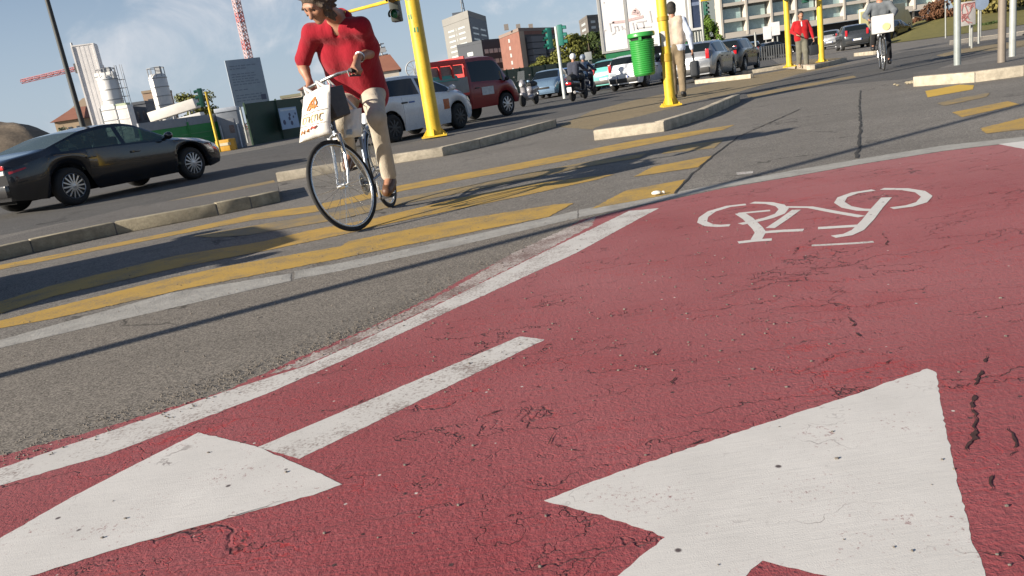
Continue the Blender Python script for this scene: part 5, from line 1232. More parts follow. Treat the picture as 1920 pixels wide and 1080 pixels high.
# ================================================================ FENCES
def fence(name, label, pts, mat, cap_mat=None, ph=.0, panel=2.4, t=.06, posts=True):
    """hoarding through (px,Y,height) points: panels and posts"""
    P = [(Vector((at(px, 150, Y).x, Y, 0)), h) for px, Y, h in pts]
    root = thing(name, label, 'fence', P[0][0])
    mb, cp = MB(), MB(); PS = []
    for (a, ha), (b, hb_) in zip(P, P[1:]):
        L = (b-a).length; u = (b-a)/L; n = max(1, round(L/panel)); nn = Vector((-u.y, u.x, 0))*t/2
        for k in range(n):
            c, d = a+u*(L*k/n+.012), a+u*(L*(k+1)/n-.012); h0, h1 = ha+(hb_-ha)*k/n, ha+(hb_-ha)*(k+1)/n
            mb.add([c-nn, d-nn, d+nn, c+nn, *(q+Vector((0,0,hh)) for q, hh in ((c-nn,h0),(d-nn,h1),(d+nn,h1),(c+nn,h0)))], [(0,3,2,1),(4,5,6,7),(0,1,5,4),(1,2,6,5),(2,3,7,6),(3,0,4,7)])
            e = a+u*(L*k/n); PS.append(MB().box(e-Vector((-u.y,u.x,0))*.05+Vector((0,0,h0*.5+.03)), (.08,.08,h0+.06)))
            if cap_mat: cp.bar(c+Vector((0,0,h0+.09)), d+Vector((0,0,h1+.09)), t*1.6, .36)
    mb.build('hoarding_panels', mat, root, False, world=True)
    for ps in (PS if posts else []): ps.build('post', mat, root, False, world=True)
    if cap_mat: cp.build('grey_top_band', cap_mat, root, False, world=True)
    return root
FG = M('dark_green_hoarding', (.014,.045,.024), .55, 0, .25, 2); LG = M('green_banner', (.03,.24,.06), .55, 0, .15, 2)
fd = fence('hoarding_fence', 'long dark green hoarding fence running behind the rider and the traffic', [(445,38,1.95),(560,43,2.0),(760,50,2.05),(1000,66,2.25),(1180,84,2.3),(1330,98,2.3)], FG)
f2 = fence('hoarding_fence', 'brighter green banner fence with a grey top band behind the dark saloon', [(235,33,1.40),(412,37.5,1.42)], LG, M('fence_grey', (.26,.28,.31), .6))
# letters-like pale lines on the banner
pl = MB(); a, d = Vector((at(310,150,34.8).x, 34.8, 0)), Vector((at(400,150,37.1).x, 37.1, 0)); u = (d-a).normalized()
for k, (s0, s1, z) in enumerate(((.1,2.2,.95),(.1,1.6,.72),(2.3,2.9,.98))):
    pl.bar(a+u*s0+Vector((.03,-.06,z)), a+u*s1+Vector((.03,-.06,z)), .01, .035)
pl.build('banner_lettering', M('banner_pale', (.10,.28,.12), .6), f2, False, world=True)
x0, x1, z0, z1 = span(511, 562, 247, 203, 40.3); pst = thing('poster', 'blue and white poster with dark blots fixed to the dark green hoarding', 'poster', ((x0+x1)/2, 40.5, 0), RAD(48) if False else math.atan2(43-38, at(560,150,43).x-at(445,150,38).x))
wv = (x1-x0)*.62; PBL = M('poster_blue', (.36,.47,.62), .5, 0, .12, 3); zz_ = (z0+z1)/2+.08
po = MB().box((.0,-.14,zz_), (wv*2*.95,.03,(z1-z0)*.92)).build('poster_sheet', PBL, pst, False)
bl_ = MB(); rs = random.Random(11)
for k in range(7): bl_.lathe([(rs.uniform(.06,.15),0),(0,.003)], 8, (rs.uniform(-.75,.75)*wv,-.157,zz_+rs.uniform(-.35,.2)), Matrix.Rotation(math.pi/2,3,'X'))
bl_.build('dark_blots', M('poster_dark', (.07,.08,.15), .6), pst, False)
MB().box((.0,-.157,zz_+(z1-z0)*.36), (wv*1.6,.004,.09)).build('poster_band', M('poster_white', (.62,.66,.7), .6), pst, False)
# grey site board
x0, x1, z0, z1 = span(432, 496, 199, 109, 46); sb = thing('site_board', 'large blue grey construction notice board with fine text on two posts', 'sign board', ((x0+x1)/2+.0, 46, 0), RAD(37)); wv = (x1-x0)/2*1.08
MB().box((0,0,(z0+z1)/2), (wv*2,.08,z1-z0)).build('panel', M('board_bluegrey', (.30,.345,.40), .6, 0, .08, 4), sb, True, .01)
rs = random.Random(2); z = z1-.35
while z > z0+.3:
    tx = MB(); L = rs.uniform(.5,1.5)*wv; x = -wv*.82
    while x < -wv*.82+L: q = rs.uniform(.08,.3); tx.box((x+q/2,-.044,z), (q,.006,.05)); x += q+.06
    z -= rs.choice((.14,.14,.15,.3)); tx.build('text_line', M('board_text', (.19,.22,.27), .7), sb, False)
MB().box((wv*.72,-.044,z0+.4), (.3,.006,.3)).build('board_emblem', M('board_mark', (.10,.11,.16), .7), sb, False)
for s in (1,-1): MB().lathe([(.06,0),(.06,z0+.2)], 8, (s*wv*.7,.08,0)).build('leg', POLE_G, sb, True)
# billboards
def billboard(label, px0, px1, pyb, pyt, Y, mat, frame, yaw=0):
    x0, x1, z0, z1 = span(px0, px1, pyb, pyt, Y); r_ = thing('billboard', label, 'billboard', ((x0+x1)/2, Y, 0), yaw); w_ = (x1-x0)/2
    MB().box((0,0,(z0+z1)/2), (w_*2,.2,z1-z0)).build('panel', mat, r_, False)
    f_ = MB(); 
    for s in (1,-1): f_.box((s*w_,-.02,(z0+z1)/2), (.22,.34,z1-z0+.2))
    f_.box((0,-.02,z0), (w_*2-.2,.32,.2)); f_.build('board_frame', frame, r_, False)
    for s in (-.8,-.27,.27,.8): MB().lathe([(.12,0),(.12,z0)], 10, (s*w_,.1,0)).build('leg', POLE_G, r_, True)
    return r_, w_, z0, z1
BW_ = M('billboard_white', (.82,.81,.79), .5, 0, .02); 
r_, w_, z0, z1 = billboard('large white billboard with grey lettering and a reddish stain, behind the green bin', 1122, 1286, 88, -62, 78, BW_, M('frame_grey', (.36,.36,.35), .6))
let = MB(); k = (z1-z0)/150.0
def BX(px, py): q = at(px, py, 78-.15); return (q.x-r_.location.x, q.z)
def lb(mb, a, b, t_): (x, z), (x2, z2) = BX(*a), BX(*b); mb.bar((x,-.12,z), (x2+.001,-.12,z2+.001), .02, t_)
for a, b in (((1128,44),(1128,51)),((1132,58),(1132,70)),((1128,57),(1136,57)),((1143,44),(1146,60)),((1143,44),(1152,42)),((1152,50),(1154,59)),((1152,50),(1158,49)),((1158,49),(1160,58)),((1165,48),(1167,56)),((1168,52),(1174,56)),((1147,65),(1154,61)),((1131,5),(1133,5)),((1186,42),(1189,57)),((1193,42),(1212,39)),((1194,53),(1222,50)),((1218,20),(1222,42)),((1192,45),(1196,56)),((1205,42),(1208,53))): lb(let, a, b, .13)
let.build('lettering', M('letter_grey', (.56,.54,.55), .6), r_, False)
let = MB()
for a, b in (((1148,42),(1174,40)),((1178,38),(1206,31)),((1186,20),(1192,22)),((1184,25),(1200,27)),((1190,17),(1198,24))): lb(let, a, b, .26)
let.build('reddish_stain', M('letter_red', (.60,.46,.45), .6), r_, False)
q = MB(); (xa, za), (xb, zb_) = BX(1167,-60), BX(1179,92); q.bar((xa,-.13,za), (xb,-.13,zb_), .06, .35, up=(0,1,0)); 
MB().box((BX(1172,15)[0],-.12,(z0+z1)/2), (.28,.06,z1-z0)).build('panel_joint', M('frame_grey', (.36,.36,.35)), r_, False)
g_ = MB().box((0,.0,z0-.95), (w_*1.9,.12,1.7)).build('green_skirt', M('skirt_green', (.02,.17,.07), .55, 0, .12, 1.5), r_, False)
r2, w2, z0, z1 = billboard('dark blue advertising panel right of the white billboard', 1291, 1312, 55, -62, 74, M('billboard_blue', (.035,.05,.095), .4, 0, .3, 1.2), M('frame_white', (.6,.6,.58), .6))
MB().box((0,-.115,z0+2.2), (w2*1.5,.02,.3)).build('panel_line', M('pb_line', (.16,.2,.3), .6), r2, False)
# yellow signal fragment top
x0, x1, z0, z1 = span(1313, 1331, 25, -12, 40); ys_ = thing('traffic_light', 'signal box with a yellow top hanging into the top edge left of the modern building', 'traffic light', ((x0+x1)/2, 40, 0)); zm = at(1322, 3, 40).z
MB().lathe([(.06,0),(.06,zm+1.2)], 10, (-.18,.12,0)).build('post', POLE_G, ys_, True); MB().box((.05,0,zm+.25), (.5,.2,.45)).build('yellow_plate', POLE_Y, ys_, True, .02); signal_head(ys_, (.0,0,zm-.32), RAD(-60), .7)
# ================================================================ BUILDINGS
WG = M('pane_glass', (.30,.42,.42), .12, .0, .35, .6, spec=.8); WD = M('pane_dark', (.05,.06,.075), .15, 0, .4, .5, spec=.7); WW = M('pane_bright', (.50,.53,.52), .3, 0, .25, .5)
def block(name, label, L, C, R_, ztop, wall, z0=0, roof=None, parapet=.5, dk=None):
    """building on a parallelogram plan: L, C, R ground corners (C = corner towards the camera)"""
    L, C, R_ = (Vector((p[0], p[1], 0)) for p in (L, C, R_)); B = L+R_-C
    root = thing(name, label, 'building', C)
    q = [p-C for p in (L, C, R_, B)]
    MB().prism([(p.x, p.y) for p in q], z0, ztop).build('wall', wall, root, False)
    ctr = (q[0]+q[1]+q[2]+q[3])/4; MB().prism([(ctr.x+(p.x-ctr.x)*1.015, ctr.y+(p.y-ctr.y)*1.015) for p in q], ztop+.003, ztop+parapet).build('roof', roof or wall, root, False)
    return root, q
def windows(root, a, b, z0, z1, nf, nc, fw_, fh, mat, skip=(), margin=.06, proud=.05):
    u = (b-a); L = u.length; u = u/L; nn = Vector((u.y, -u.x, 0)); 
    w_, h_ = L*(1-2*margin)/nc, (z1-z0)/nf; me = None
    for i in range(nf):
        for j in range(nc):
            if (i, j) in skip: continue
            c = a+u*(L*margin+w_*(j+.5))+nn*proud*.3+Vector((0,0,z0+h_*(i+.5)))
            if me is None:
                o = MB().box((0,0,0), (w_*fw_, proud*2, h_*fh)).build('window', mat, root, False); me = o.data; rz = math.atan2(u.y, u.x)
            else:
                o = bpy.data.objects.new('window', me); COL.objects.link(o); o.parent = root
            o.location = c; o.rotation_euler = (0,0,rz)
def GX(px, Y, py=100): return (at(px, py, Y).x, Y)
zt = lambda px, py, Y: at(px, py, Y).z
# light grey tower
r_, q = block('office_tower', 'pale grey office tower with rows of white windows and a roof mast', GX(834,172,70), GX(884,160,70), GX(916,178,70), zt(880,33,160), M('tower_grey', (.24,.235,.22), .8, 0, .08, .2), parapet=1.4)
windows(r_, q[0], q[1], 3, zt(880,42,160), 11, 2, .62, .34, WW, margin=.10); windows(r_, q[0], q[1], 3, zt(880,42,160), 11, 1, .05, .5, WW, margin=.3)
dk = MB(); a, b = q[1], q[2]; u = (b-a).normalized(); nn = Vector((u.y,-u.x,0)); dk.add([a+nn*.06, b+nn*.06, b+nn*.06+Vector((0,0,zt(880,30,160))), a+nn*.06+Vector((0,0,zt(880,30,160)))], [(0,1,2,3)]); dk.build('shaded_side_wall', M('tower_dark', (.085,.10,.125), .6, 0, .15, .15), r_, False)  # dark sheet on the right face, shade away from the sun put into its colour
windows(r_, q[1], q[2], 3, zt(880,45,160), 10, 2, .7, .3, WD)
ztw = zt(880,33,160); am = MB(); c = (q[0]+q[2])/2
for s in (0,1,2): am.tube([c+Vector((math.cos(s*2.1)*.5,math.sin(s*2.1)*.5,ztw)), c+Vector((0,0,ztw+9))], .12, 6)
for k in range(7): am.tube([c+Vector((.4,0,ztw+1+k*1.1)), c+Vector((-.4,.2,ztw+1.5+k*1.1))], .07, 5)
am.build('roof_mast', M('mast_grey', (.2,.21,.22), .6), r_, True)
MB().box(c+Vector((-1.2,.3,ztw+2.0)), (2.4,2.4,1.4)).build('roof_box', M('tower_dark', (.085,.10,.125)), r_, False)
# low dark connecting building
r_, q = block('office_building', 'low dark grey office building with two bands of windows between tower and brick block', GX(858,150,95), GX(905,146,95), GX(945,150,95), zt(905,80,146), M('lowdark', (.05,.057,.07), .7, 0, .1, .3))
windows(r_, q[0], q[1], 3.2, zt(905,87,146), 3, 3, .8, .36, WW, skip=((2,0),(2,2))); windows(r_, q[1], q[2], 3.2, zt(905,87,146), 3, 4, .8, .4, WW)
# brick block
r_, q = block('brick_building', 'red brick apartment block with a pale stair column and dark balconies', GX(938,140,85), GX(976,128,85), GX(1046,140,85), zt(976,58,128), M('brick_red', (.25,.115,.085), .85, 0, .16, 1.0), roof=M('brick_roof', (.25,.19,.16), .8), parapet=.5)
windows(r_, q[0], q[1], 3.0, zt(976,62,128), 5, 1, .22, .5, WW, margin=.35)
a, b = q[1], q[2]; u = (b-a).normalized(); nn = Vector((u.y,-u.x,0)); H_ = zt(976,58,128); L_ = (b-a).length
MB().add([a+nn*.05, a+u*L_*.12+nn*.05, a+u*L_*.12+nn*.05+Vector((0,0,H_)), a+nn*.05+Vector((0,0,H_))], [(0,1,2,3)]).build('pale_edge', M('edge_tan', (.42,.32,.24), .8), r_, False)
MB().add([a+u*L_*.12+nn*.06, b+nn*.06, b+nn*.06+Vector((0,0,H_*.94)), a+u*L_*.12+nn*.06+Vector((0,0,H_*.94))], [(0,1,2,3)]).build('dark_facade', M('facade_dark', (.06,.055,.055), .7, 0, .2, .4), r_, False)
for k in range(5):
    for j in range(2):
        s0, s1 = .16+.42*j, .50+.42*j; z = 2.6+(H_-4.2)*k/5+1.2
        MB().box(a+u*L_*(s0+s1)/2+nn*.5+Vector((0,0,z)), (L_*(s1-s0),1.0,.9), Matrix.Rotation(math.atan2(u.y,u.x),3,'Z')).build('balcony', M('balcony_grey', (.13,.135,.15), .7), r_, False)
for k, s in enumerate((.12,.42,.75)):
    MB().box(a+u*L_*s-nn*3+Vector((0,0,H_+1.1)), (.7,.7,.9)).build('chimney', M('chim', (.2,.18,.165), .8), r_, False)
# distant block behind the tree
r_, q = block('apartment_block', 'grey brown apartment block rising behind the tree left of the white billboard', GX(1088,172,60), GX(1104,160,60), GX(1150,165,60), zt(1104,33,160), M('block_brown', (.17,.155,.14), .8, 0, .15, .4))
windows(r_, q[1], q[2], 4, zt(1104,36,160), 7, 3, .6, .45, WW); windows(r_, q[0], q[1], 4, zt(1104,36,160), 7, 1, .5, .45, WW)
# modern building on the right: slabs, piers and recessed glass
Ym = 165; A = Vector((at(1352,60,Ym).x, Ym, 0)); Bm = Vector((at(1765,20,Ym+8).x, Ym+8, 0)); u = (Bm-A); Lm = u.length; u = u/Lm; nn = Vector((u.y,-u.x,0)); rz = math.atan2(u.y,u.x)
mbd = thing('modern_building', 'long modern concrete office building with deep window bays above a dark ground floor', 'building', A, rz)
CO = M('pale_concrete', (.50,.46,.40), .85, 0, .08, .15); zb0 = zt(1354,74,Ym); fl = 3.15; nfl = 6
MB().box((Lm/2, 7.1, zb0+nfl*fl/2+.6), (Lm-.4, 12, nfl*fl)).build('core_wall', M('core_dark_grey', (.12,.14,.14), .5), mbd, False)  # plain dark grey wall behind the window bays
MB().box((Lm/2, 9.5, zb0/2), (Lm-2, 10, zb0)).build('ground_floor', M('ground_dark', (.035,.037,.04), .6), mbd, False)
bay = 5.55; nb = int(Lm/bay)
for k in range(nfl+1):
    z = zb0 + k*fl; MB().box((Lm/2, .9, z+.55 if k == 0 else z+.30), (Lm, 2.4, 1.10 if k == 0 else .62)).build('slab_band', CO, mbd, False)
for j in range(nb+1): MB().box((min(Lm-.2, j*bay+.2), .75, zb0+nfl*fl/2+.3), (.42, 2.36, nfl*fl)).build('pier', CO, mbd, False)
rs = random.Random(4); meW = {}
for k in range(5):
    for j in range(nb):
        if j > 12: continue
        nm = rs.choice(('window','window','window_bright')); mt = WG if nm == 'window' else M('pane_mint', (.42,.55,.52), .25, 0, .2, .5)
        x0_ = j*bay+.6+rs.uniform(.3,.9); w_ = rs.uniform(3.6,4.4); z = zb0+k*fl+(1.15 if k == 0 else .65)
        MB().box((x0_+w_/2, .95, z+1.02), (w_, .1, 2.0)).build('window', mt, mbd, False)
for j in range(0, nb, 2): MB().lathe([(.25,0),(.25,zb0)], 10, (j*bay+1, 1.2, 0)).build('column', CO, mbd, True)
x0, x1, z0, z1 = span(1431, 1462, 70, 45, 70); sgn = thing('white_board', 'blank white board on two legs before the modern building', 'sign board', ((x0+x1)/2, 70, 0)); w_ = (x1-x0)/2
for s in (1,-1): MB().box((s*w_*.52,0,(z0+z1)/2+s*.12), (w_*.94,.1,z1-z0)).build('board_panel', M('white_board', (.74,.72,.72), .6), sgn, False)
for s in (1,-1): MB().lathe([(.06,0),(.06,z0)], 8, (s*w_*.7,.05,0)).build('leg', POLE_G, sgn, True)
# railing in front of the far cars
x0 = at(1415,100,58).x; x1 = at(1478,90,58).x; rl = thing('railing', 'low dark railing on the far pavement left of the far yellow pole', 'railing', (x0,58,0)); mb = MB(); n = 14
for k in range(n+1): mb.tube([((x1-x0)*k/n,0,0),((x1-x0)*k/n,0,1.0)], .045, 6)
for z in (.25,.97): mb.bar((0,0,z),(x1-x0,0,z), .05, .06)
mb.build('bars', M('rail_dark', (.05,.055,.06), .6), rl, False)
for px, py0, py1, Y, lab in ((1388,92,80,60,'tall thin white marker left of the railing'),(1419,115,60,52,'slim grey lamp post left of the railing')):
    b0 = at(px, py0, Y); pole('thin_post', lab, 'post', (b0.x, Y, 0), .07, at(px, py1, Y).z, POLE_G, None, False)
# ---------------------------------------------------------------- left horizon: silos, cranes, houses
SW = M('silo_white', (.66,.65,.63), .5, .1, .1, 1.2); SW2 = M('sheet_white', (.74,.71,.69), .6, 0, .12, .9); SG = M('silo_grey', (.32,.33,.34), .6, .2)
Ys = 90
x0, x1, z0, z1 = span(178, 216, 240, 86, Ys); cx = at(196,225,Ys).x; tw = thing('silo_tower', 'tallest white sheeted plant tower at the far left beside the lamp post', 'silo', (cx, Ys, 0), RAD(12)); zt_ = zt(160,86,Ys); wS = 2.0
sh_ = MB(); N = 9
for k in range(N): sh_.box((-wS/2+wS*(k+.5)/N, (.012 if k % 2 else 0), zt_/2+.6), (wS/N*.995, 1.5, zt_-1.2))
sh_.build('sheeting', SW2, tw, False); fr_ = MB()
for s in (1,-1): fr_.box((s*(wS/2+.09), 0, zt_/2), (.16, 1.7, zt_))
fr_.box((0,0,zt_+.06), (wS+.3,1.6,.12)); fr_.build('tower_frame', SW2, tw, False); MB().tube([(-wS/2-.2,0,zt_),(-wS/2-.2,0,zt_+.5)], .12, 6).build('vent', SG, tw, True)
MB().tube([(wS/2+.1,0,zt_*.52),(wS/2+.75,0,zt_*.40),(wS/2+.75,0,1)], .28, 12).build('chute', SW, tw, True)
def silo(label, px, pyb, pyt, pxt, r, Y, ladder=True, group='cement silos'):
    cx = at(px, pyb, Y).x; H_ = zt(pxt, pyt, Y); s_ = thing('cement_silo', label, 'silo', (cx, Y, 0), 0, group)
    MB().lathe([(.35,2.0),(r,3.6),(r,H_-.5),(r*.8,H_-.15),(0,H_)], 28).build('silo_shell', SW, s_, True)
    b_ = MB()
    for z in np.linspace(3.8, H_-.6, 5): b_.lathe([(r+.01,-.05),(r+.05,-.04),(r+.05,.04),(r+.01,.05)], 28, (0,0,z))
    b_.build('hoops', SG, s_, True); l_ = MB()
    for a in range(4): MB().tube([(math.cos(a*1.57+.8)*r*.9, math.sin(a*1.57+.8)*r*.9, 0),(math.cos(a*1.57+.8)*r*.9, math.sin(a*1.57+.8)*r*.9, 3.8)], .12, 8).build('leg', SW, s_, True)
    t_ = MB()
    for a in range(10): t_.tube([(math.cos(a*.628)*r*.95, math.sin(a*.628)*r*.95, H_-.45),(math.cos(a*.628)*r*.95, math.sin(a*.628)*r*.95, H_+.55)], .04, 5)
    t_.tube([(math.cos(a)*r*.95, math.sin(a)*r*.95, H_+.55) for a in np.linspace(0,6.28,20,endpoint=False)], .04, 5, closed=True); t_.box((.3,0,H_+.3), (.6,.6,.8)); t_.build('top_railing', SG, s_, True)
    if ladder:
        q = MB()
        for s in (0,.5): q.tube([(r+.15,s-.25,1),(r+.15,s-.25,H_+.8)], .04, 5); q.tube([(r+.75,s-.25,2.4),(r+.75,s-.25,H_+.8)], .03, 5)
        for z in np.arange(1.3, H_, .45): q.tube([(r+.15,-.25,z),(r+.15,.25,z)], .03, 4)
        for z in np.arange(2.6, H_, .9): q.tube([(r+.15,-.25,z),(r+.75,-.25,z),(r+.75,.25,z),(r+.15,.25,z)], .03, 4)
        q.build('ladder_cage', SG, s_, True)
    return s_
silo('white cement silo with a caged ladder right of the tall sheeted tower', 222, 225, 138, 207, 1.05, Ys)
silo('white cement silo with a railed top standing alone behind the conveyor', 309, 200, 136, 300, 1.0, 95, False)
x0 = at(180,140,Ys).x; br_ = thing('silo_bridge', 'white box beam joining the tall sheeted tower to the silo beside it', 'beam', (at(199,145,Ys).x, Ys-.2, zt(199,150,Ys))); MB().box((0,0,.4), (2.2,.9,.75)).build('beam_box', SW, br_, True, .03); MB().box((0,-.47,.4), (2.0,.03,.12)).build('seam', SG, br_, False)
for i, (px, pyb, pyt, w_, lab) in enumerate(((215,232,200,1.6,'low white hopper at the foot of the silo with the ladder'),(241,234,197,1.3,'white tank with a greenish top right of the silo with the ladder'))):
    cx = at(px, pyb, Ys-6).x; t_ = thing('hopper', lab, 'hopper', (cx, Ys-6, 0)); H_ = zt(px-4, pyt, Ys-6)
    MB().prism([(-w_/2,-.7),(w_/2,-.7),(w_/2,.7),(-w_/2,.7)], .0, H_).build('hopper_box', SW, t_, True, .06)
    rb = MB(); 
    for z in np.linspace(.5, H_-.3, 5): rb.box((0,-.72,z), (w_*1.02,.06,.07))
    for s in (1,-1): rb.box((s*w_/2,-.70,H_/2), (.08,.1,H_))
    rb.build('ribs', SG if i == 0 else SW2, t_, False); MB().box((0,0,H_+.12), (w_*.8,1.1,.22)).build('hopper_lid', SW2 if i == 0 else M('lid_green', (.42,.48,.33), .6), t_, False)
a, b = at(284,220,80), at(369,193,80); cv_ = thing('conveyor', 'white covered conveyor sloping up to the right before the lone silo', 'conveyor', (a.x, 80, 0)); a, b = a-Vector((a.x,80,0)), b-cv_.location
MB().bar(a, b, 1.4, .95).build('conveyor_cover', M('conveyor_white', (.66,.63,.58), .6, 0, .08, 2), cv_, True, .06); MB().bar(a+Vector((.6,.0,-.95)), b+Vector((.3,0,-1.15)), 1.2, .45).build('lower_deck', SW, cv_, True, .04)
for t in (.15,.5,.85):
    p = a.lerp(b, t)
    for s in (.5,-.5): MB().tube([(p.x,s,0),(p.x,s,p.z)], .09, 6).build('leg', SG, cv_, True)
MB().box(((a.x+b.x)/2-1,-.6,a.z*.62), (1.6,.8,.6)).build('motor_box', M('motor_dark', (.05,.055,.06), .6), cv_, True, .05)
# tower cranes
CR = M('crane_red', (.56,.22,.22), .6, 0, .1, 1); CWH = M('crane_white', (.60,.44,.44), .6)
def lattice(mb, a, b, w_, seg, thick):
    a, b = Vector(a), Vector(b); d = (b-a); L = d.length; u = d/L; s = u.orthogonal().normalized(); t = u.cross(s)
    for x, y in ((1,1),(1,-1),(-1,1),(-1,-1)): mb.tube([a+(s*x+t*y)*w_/2, b+(s*x+t*y)*w_/2], thick, 5)
    n = max(2, int(L/seg)); C4 = [(1,1),(1,-1),(-1,-1),(-1,1)]
    for k in range(n):
        for i in range(4):
            p, q = C4[i], C4[(i+1) % 4]; mb.tube([a+u*L*k/n+(s*p[0]+t*p[1])*w_/2, a+u*L*(k+1)/n+(s*q[0]+t*q[1])*w_/2], thick*.7, 4); mb.tube([a+u*L*k/n+(s*p[0]+t*p[1])*w_/2, a+u*L*k/n+(s*q[0]+t*q[1])*w_/2], thick*.7, 4)
Yc = 170; c0 = at(466,106,Yc); cr1 = thing('tower_crane', 'pink and white lattice crane mast rising behind the blue grey notice board', 'crane', (c0.x, Yc, 0)); zt_ = zt(440,-20,Yc)+12
nseg = 22
for k in range(nseg):
    mb = MB(); lattice(mb, (0,0,zt_*k/nseg), (0,0,zt_*(k+1)/nseg-.01), 1.15, 1.3, .12); mb.box((0,0,zt_*(k+.02)/nseg), (1.3,1.3,.2)); mb.build('mast_section', CR if k % 3 == 0 else CWH, cr1, True)
mb = MB(); lattice(mb, (-10,0,zt_+1), (34,-8,zt_+1), 1.4, 1.8, .12); mb.build('jib', CR, cr1, True); MB().box((-9,0,zt_), (3,1.6,2)).build('counterweight', SG, cr1, False); MB().box((0,-1.5,zt_-.6), (1.6,1.6,2)).build('cab', CWH, cr1, False)
Yc = 230; a, b = at(40,153,Yc), at(146,128,Yc); cr2 = thing('tower_crane', 'distant pink crane jib with a dark counterweight left of the tall sheeted tower', 'crane', (b.x+2.2, Yc, 0)); la, lb_ = a-cr2.location, b-cr2.location; mb = MB(); lattice(mb, la, lb_, .8, 2.0, .10); mb.build('jib', CR, cr2, True)
MB().box(lb_+Vector((.3,0,0)), (1.8,1.6,2.6)).build('counterweight', M('cw_dark', (.06,.06,.06), .7), cr2, False); mb = MB(); lattice(mb, (3.5,2,0), (3.5,2,lb_.z), .9, 2, .08); mb.build('mast', CWH, cr2, True); MB().bar(lb_, (3.5,2,lb_.z), .8, .8).build('slewing_beam', CR, cr2, False)
# houses at left
def house(label, px0, px1, pyb, pyt, Y, wall, roofm, roof_h=1.5, dep=9, nw=3, nf=2, flat=False):
    x0, x1, z0, z1 = span(px0, px1, pyb, pyt, Y); w_ = x1-x0; r_ = thing('house', label, 'building', ((x0+x1)/2, Y+dep/2, 0), RAD(6))
    MB().box((0,0,z1/2), (w_,dep,z1)).build('wall', wall, r_, False)
    if flat: MB().box((0,0,z1+.2), (w_*1.03,dep*1.03,.4)).build('roof', roofm, r_, False)
    else: MB().add([(-w_/2-.4,-dep/2-.4,z1),(w_/2+.4,-dep/2-.4,z1),(w_/2+.4,dep/2+.4,z1),(-w_/2-.4,dep/2+.4,z1),(-w_/4,0,z1+roof_h),(w_/4,0,z1+roof_h)], [(0,1,5,4),(1,2,5),(2,3,4,5),(3,0,4),(3,2,1,0)]).build('roof', roofm, r_, False)
    windows(r_, Vector((-w_/2,-dep/2,0)), Vector((w_/2,-dep/2,0)), max(.5,z1-nf*3), z1-.3, nf, nw, .45, .5, WD)
    return r_
TAN = M('tan_plaster', (.34,.255,.17), .85, 0, .12, .5); TERR = M('terracotta', (.26,.11,.07), .8, 0, .15, .6); PLAS = M('pale_plaster', (.52,.47,.40), .85, 0, .1, .4)
house('low house with a terracotta roof behind the dark saloon roof', 98, 150, 250, 226, 100, TAN, TERR, 1.6)
house('tan house left of the tall sheeted tower, partly behind the lamp post', 124, 178, 245, 212, 112, TAN, M('tan_roof', (.30,.23,.16), .8), 2.2)
house('plain tan block between the two silos', 266, 292, 215, 174, 130, M('tan_block', (.36,.25,.175), .85, 0, .08, .4), M('tan_roof', (.30,.23,.16)), flat=True, nw=1, nf=1)
house('dark slate roofed shed left of the plain tan block', 246, 270, 225, 196, 120, M('slate_wall', (.11,.12,.14), .7), M('slate_roof', (.09,.10,.12), .7), flat=True, nw=2, nf=1)
house('pale house with reddish roof seen between the rider arm and body', 560, 602, 205, 166, 120, PLAS, TERR, .9, nw=2, nf=2)
house('cream low building left of the rider arm', 524, 566, 215, 182, 128, PLAS, M('roof_grn', (.20,.20,.14), .8), flat=True, nw=3, nf=1)
h_ = house('pale house with a red brown roof and roof aerial right of the rider shirt', 700, 744, 165, 134, 110, PLAS, TERR, 2.4, nw=3, nf=2)
mb = MB(); zr = zt(725,112,110); mb.tube([(-.3,0,zr-2),(-.3,0,zr+2.6)], .12, 6)
for k in range(4): mb.tube([(-1.0+.1*k,-.2,zr+.9+.5*k),(.5-.1*k,.2,zr+1.0+.5*k)], .09, 5)
mb.box((-.1,0,zr+1.6), (.9,.5,.6)); mb.build('roof_aerial', SG, h_, True)
rw = at(777,130,105); w3 = thing('wheel_frame', 'round lattice ring showing above the white hatchback roof', 'ring', (rw.x,105,0)); mb = MB(); mb.tube([(math.cos(a)*1.1,0,rw.z+math.sin(a)*1.1) for a in np.linspace(0,6.283,24,endpoint=False)], .09, 6, closed=True)
for a in np.linspace(0,3.14,5,endpoint=False): mb.tube([(math.cos(a)*1.1,0,rw.z+math.sin(a)*1.1),(-math.cos(a)*1.1,0,rw.z-math.sin(a)*1.1)], .04, 5)
mb.build('ring', SG, w3, True); MB().tube([(0,.1,0),(0,.1,rw.z)], .12, 6).build('post', SG, w3, True)
# earth mound at far left
def heap(name, px, Y, rx, ry, h, mat):
    c = at(px, 230, Y); vs, fs = [], []; N, Mm = 56, 22
    for i in range(Mm+1):
        t = i/Mm
        for k in range(N):
            a = 2*math.pi*k/N; x, y = math.cos(a)*rx*t, math.sin(a)*ry*t; z = h*(math.cos(math.pi*min(1,t))*.5+.5)
            z += (noise.noise(Vector((x*.5,y*.5,px)))*.5+noise.noise(Vector((x*1.6,y*1.6,px)))*.22)*h*.2*(1-t**4); vs.append((c.x+x, Y+y, z if i < Mm else -.05))
    for i in range(Mm):
        for k in range(N): fs.append((i*N+k, i*N+(k+1) % N, (i+1)*N+(k+1) % N, (i+1)*N+k))
    mb = MB(); mb.add(vs, fs); o = mb.build(name, mat, None, True); return o
o = heap('earth_mound', -45, 44, 8.0, 6, 3.4, M('earth', (.20,.155,.11), .95, 0, .45, .9, bump=.8, bs=6)); tag(o, 'brown heap of excavated earth at the left edge behind the dark saloon', 'earth mound')
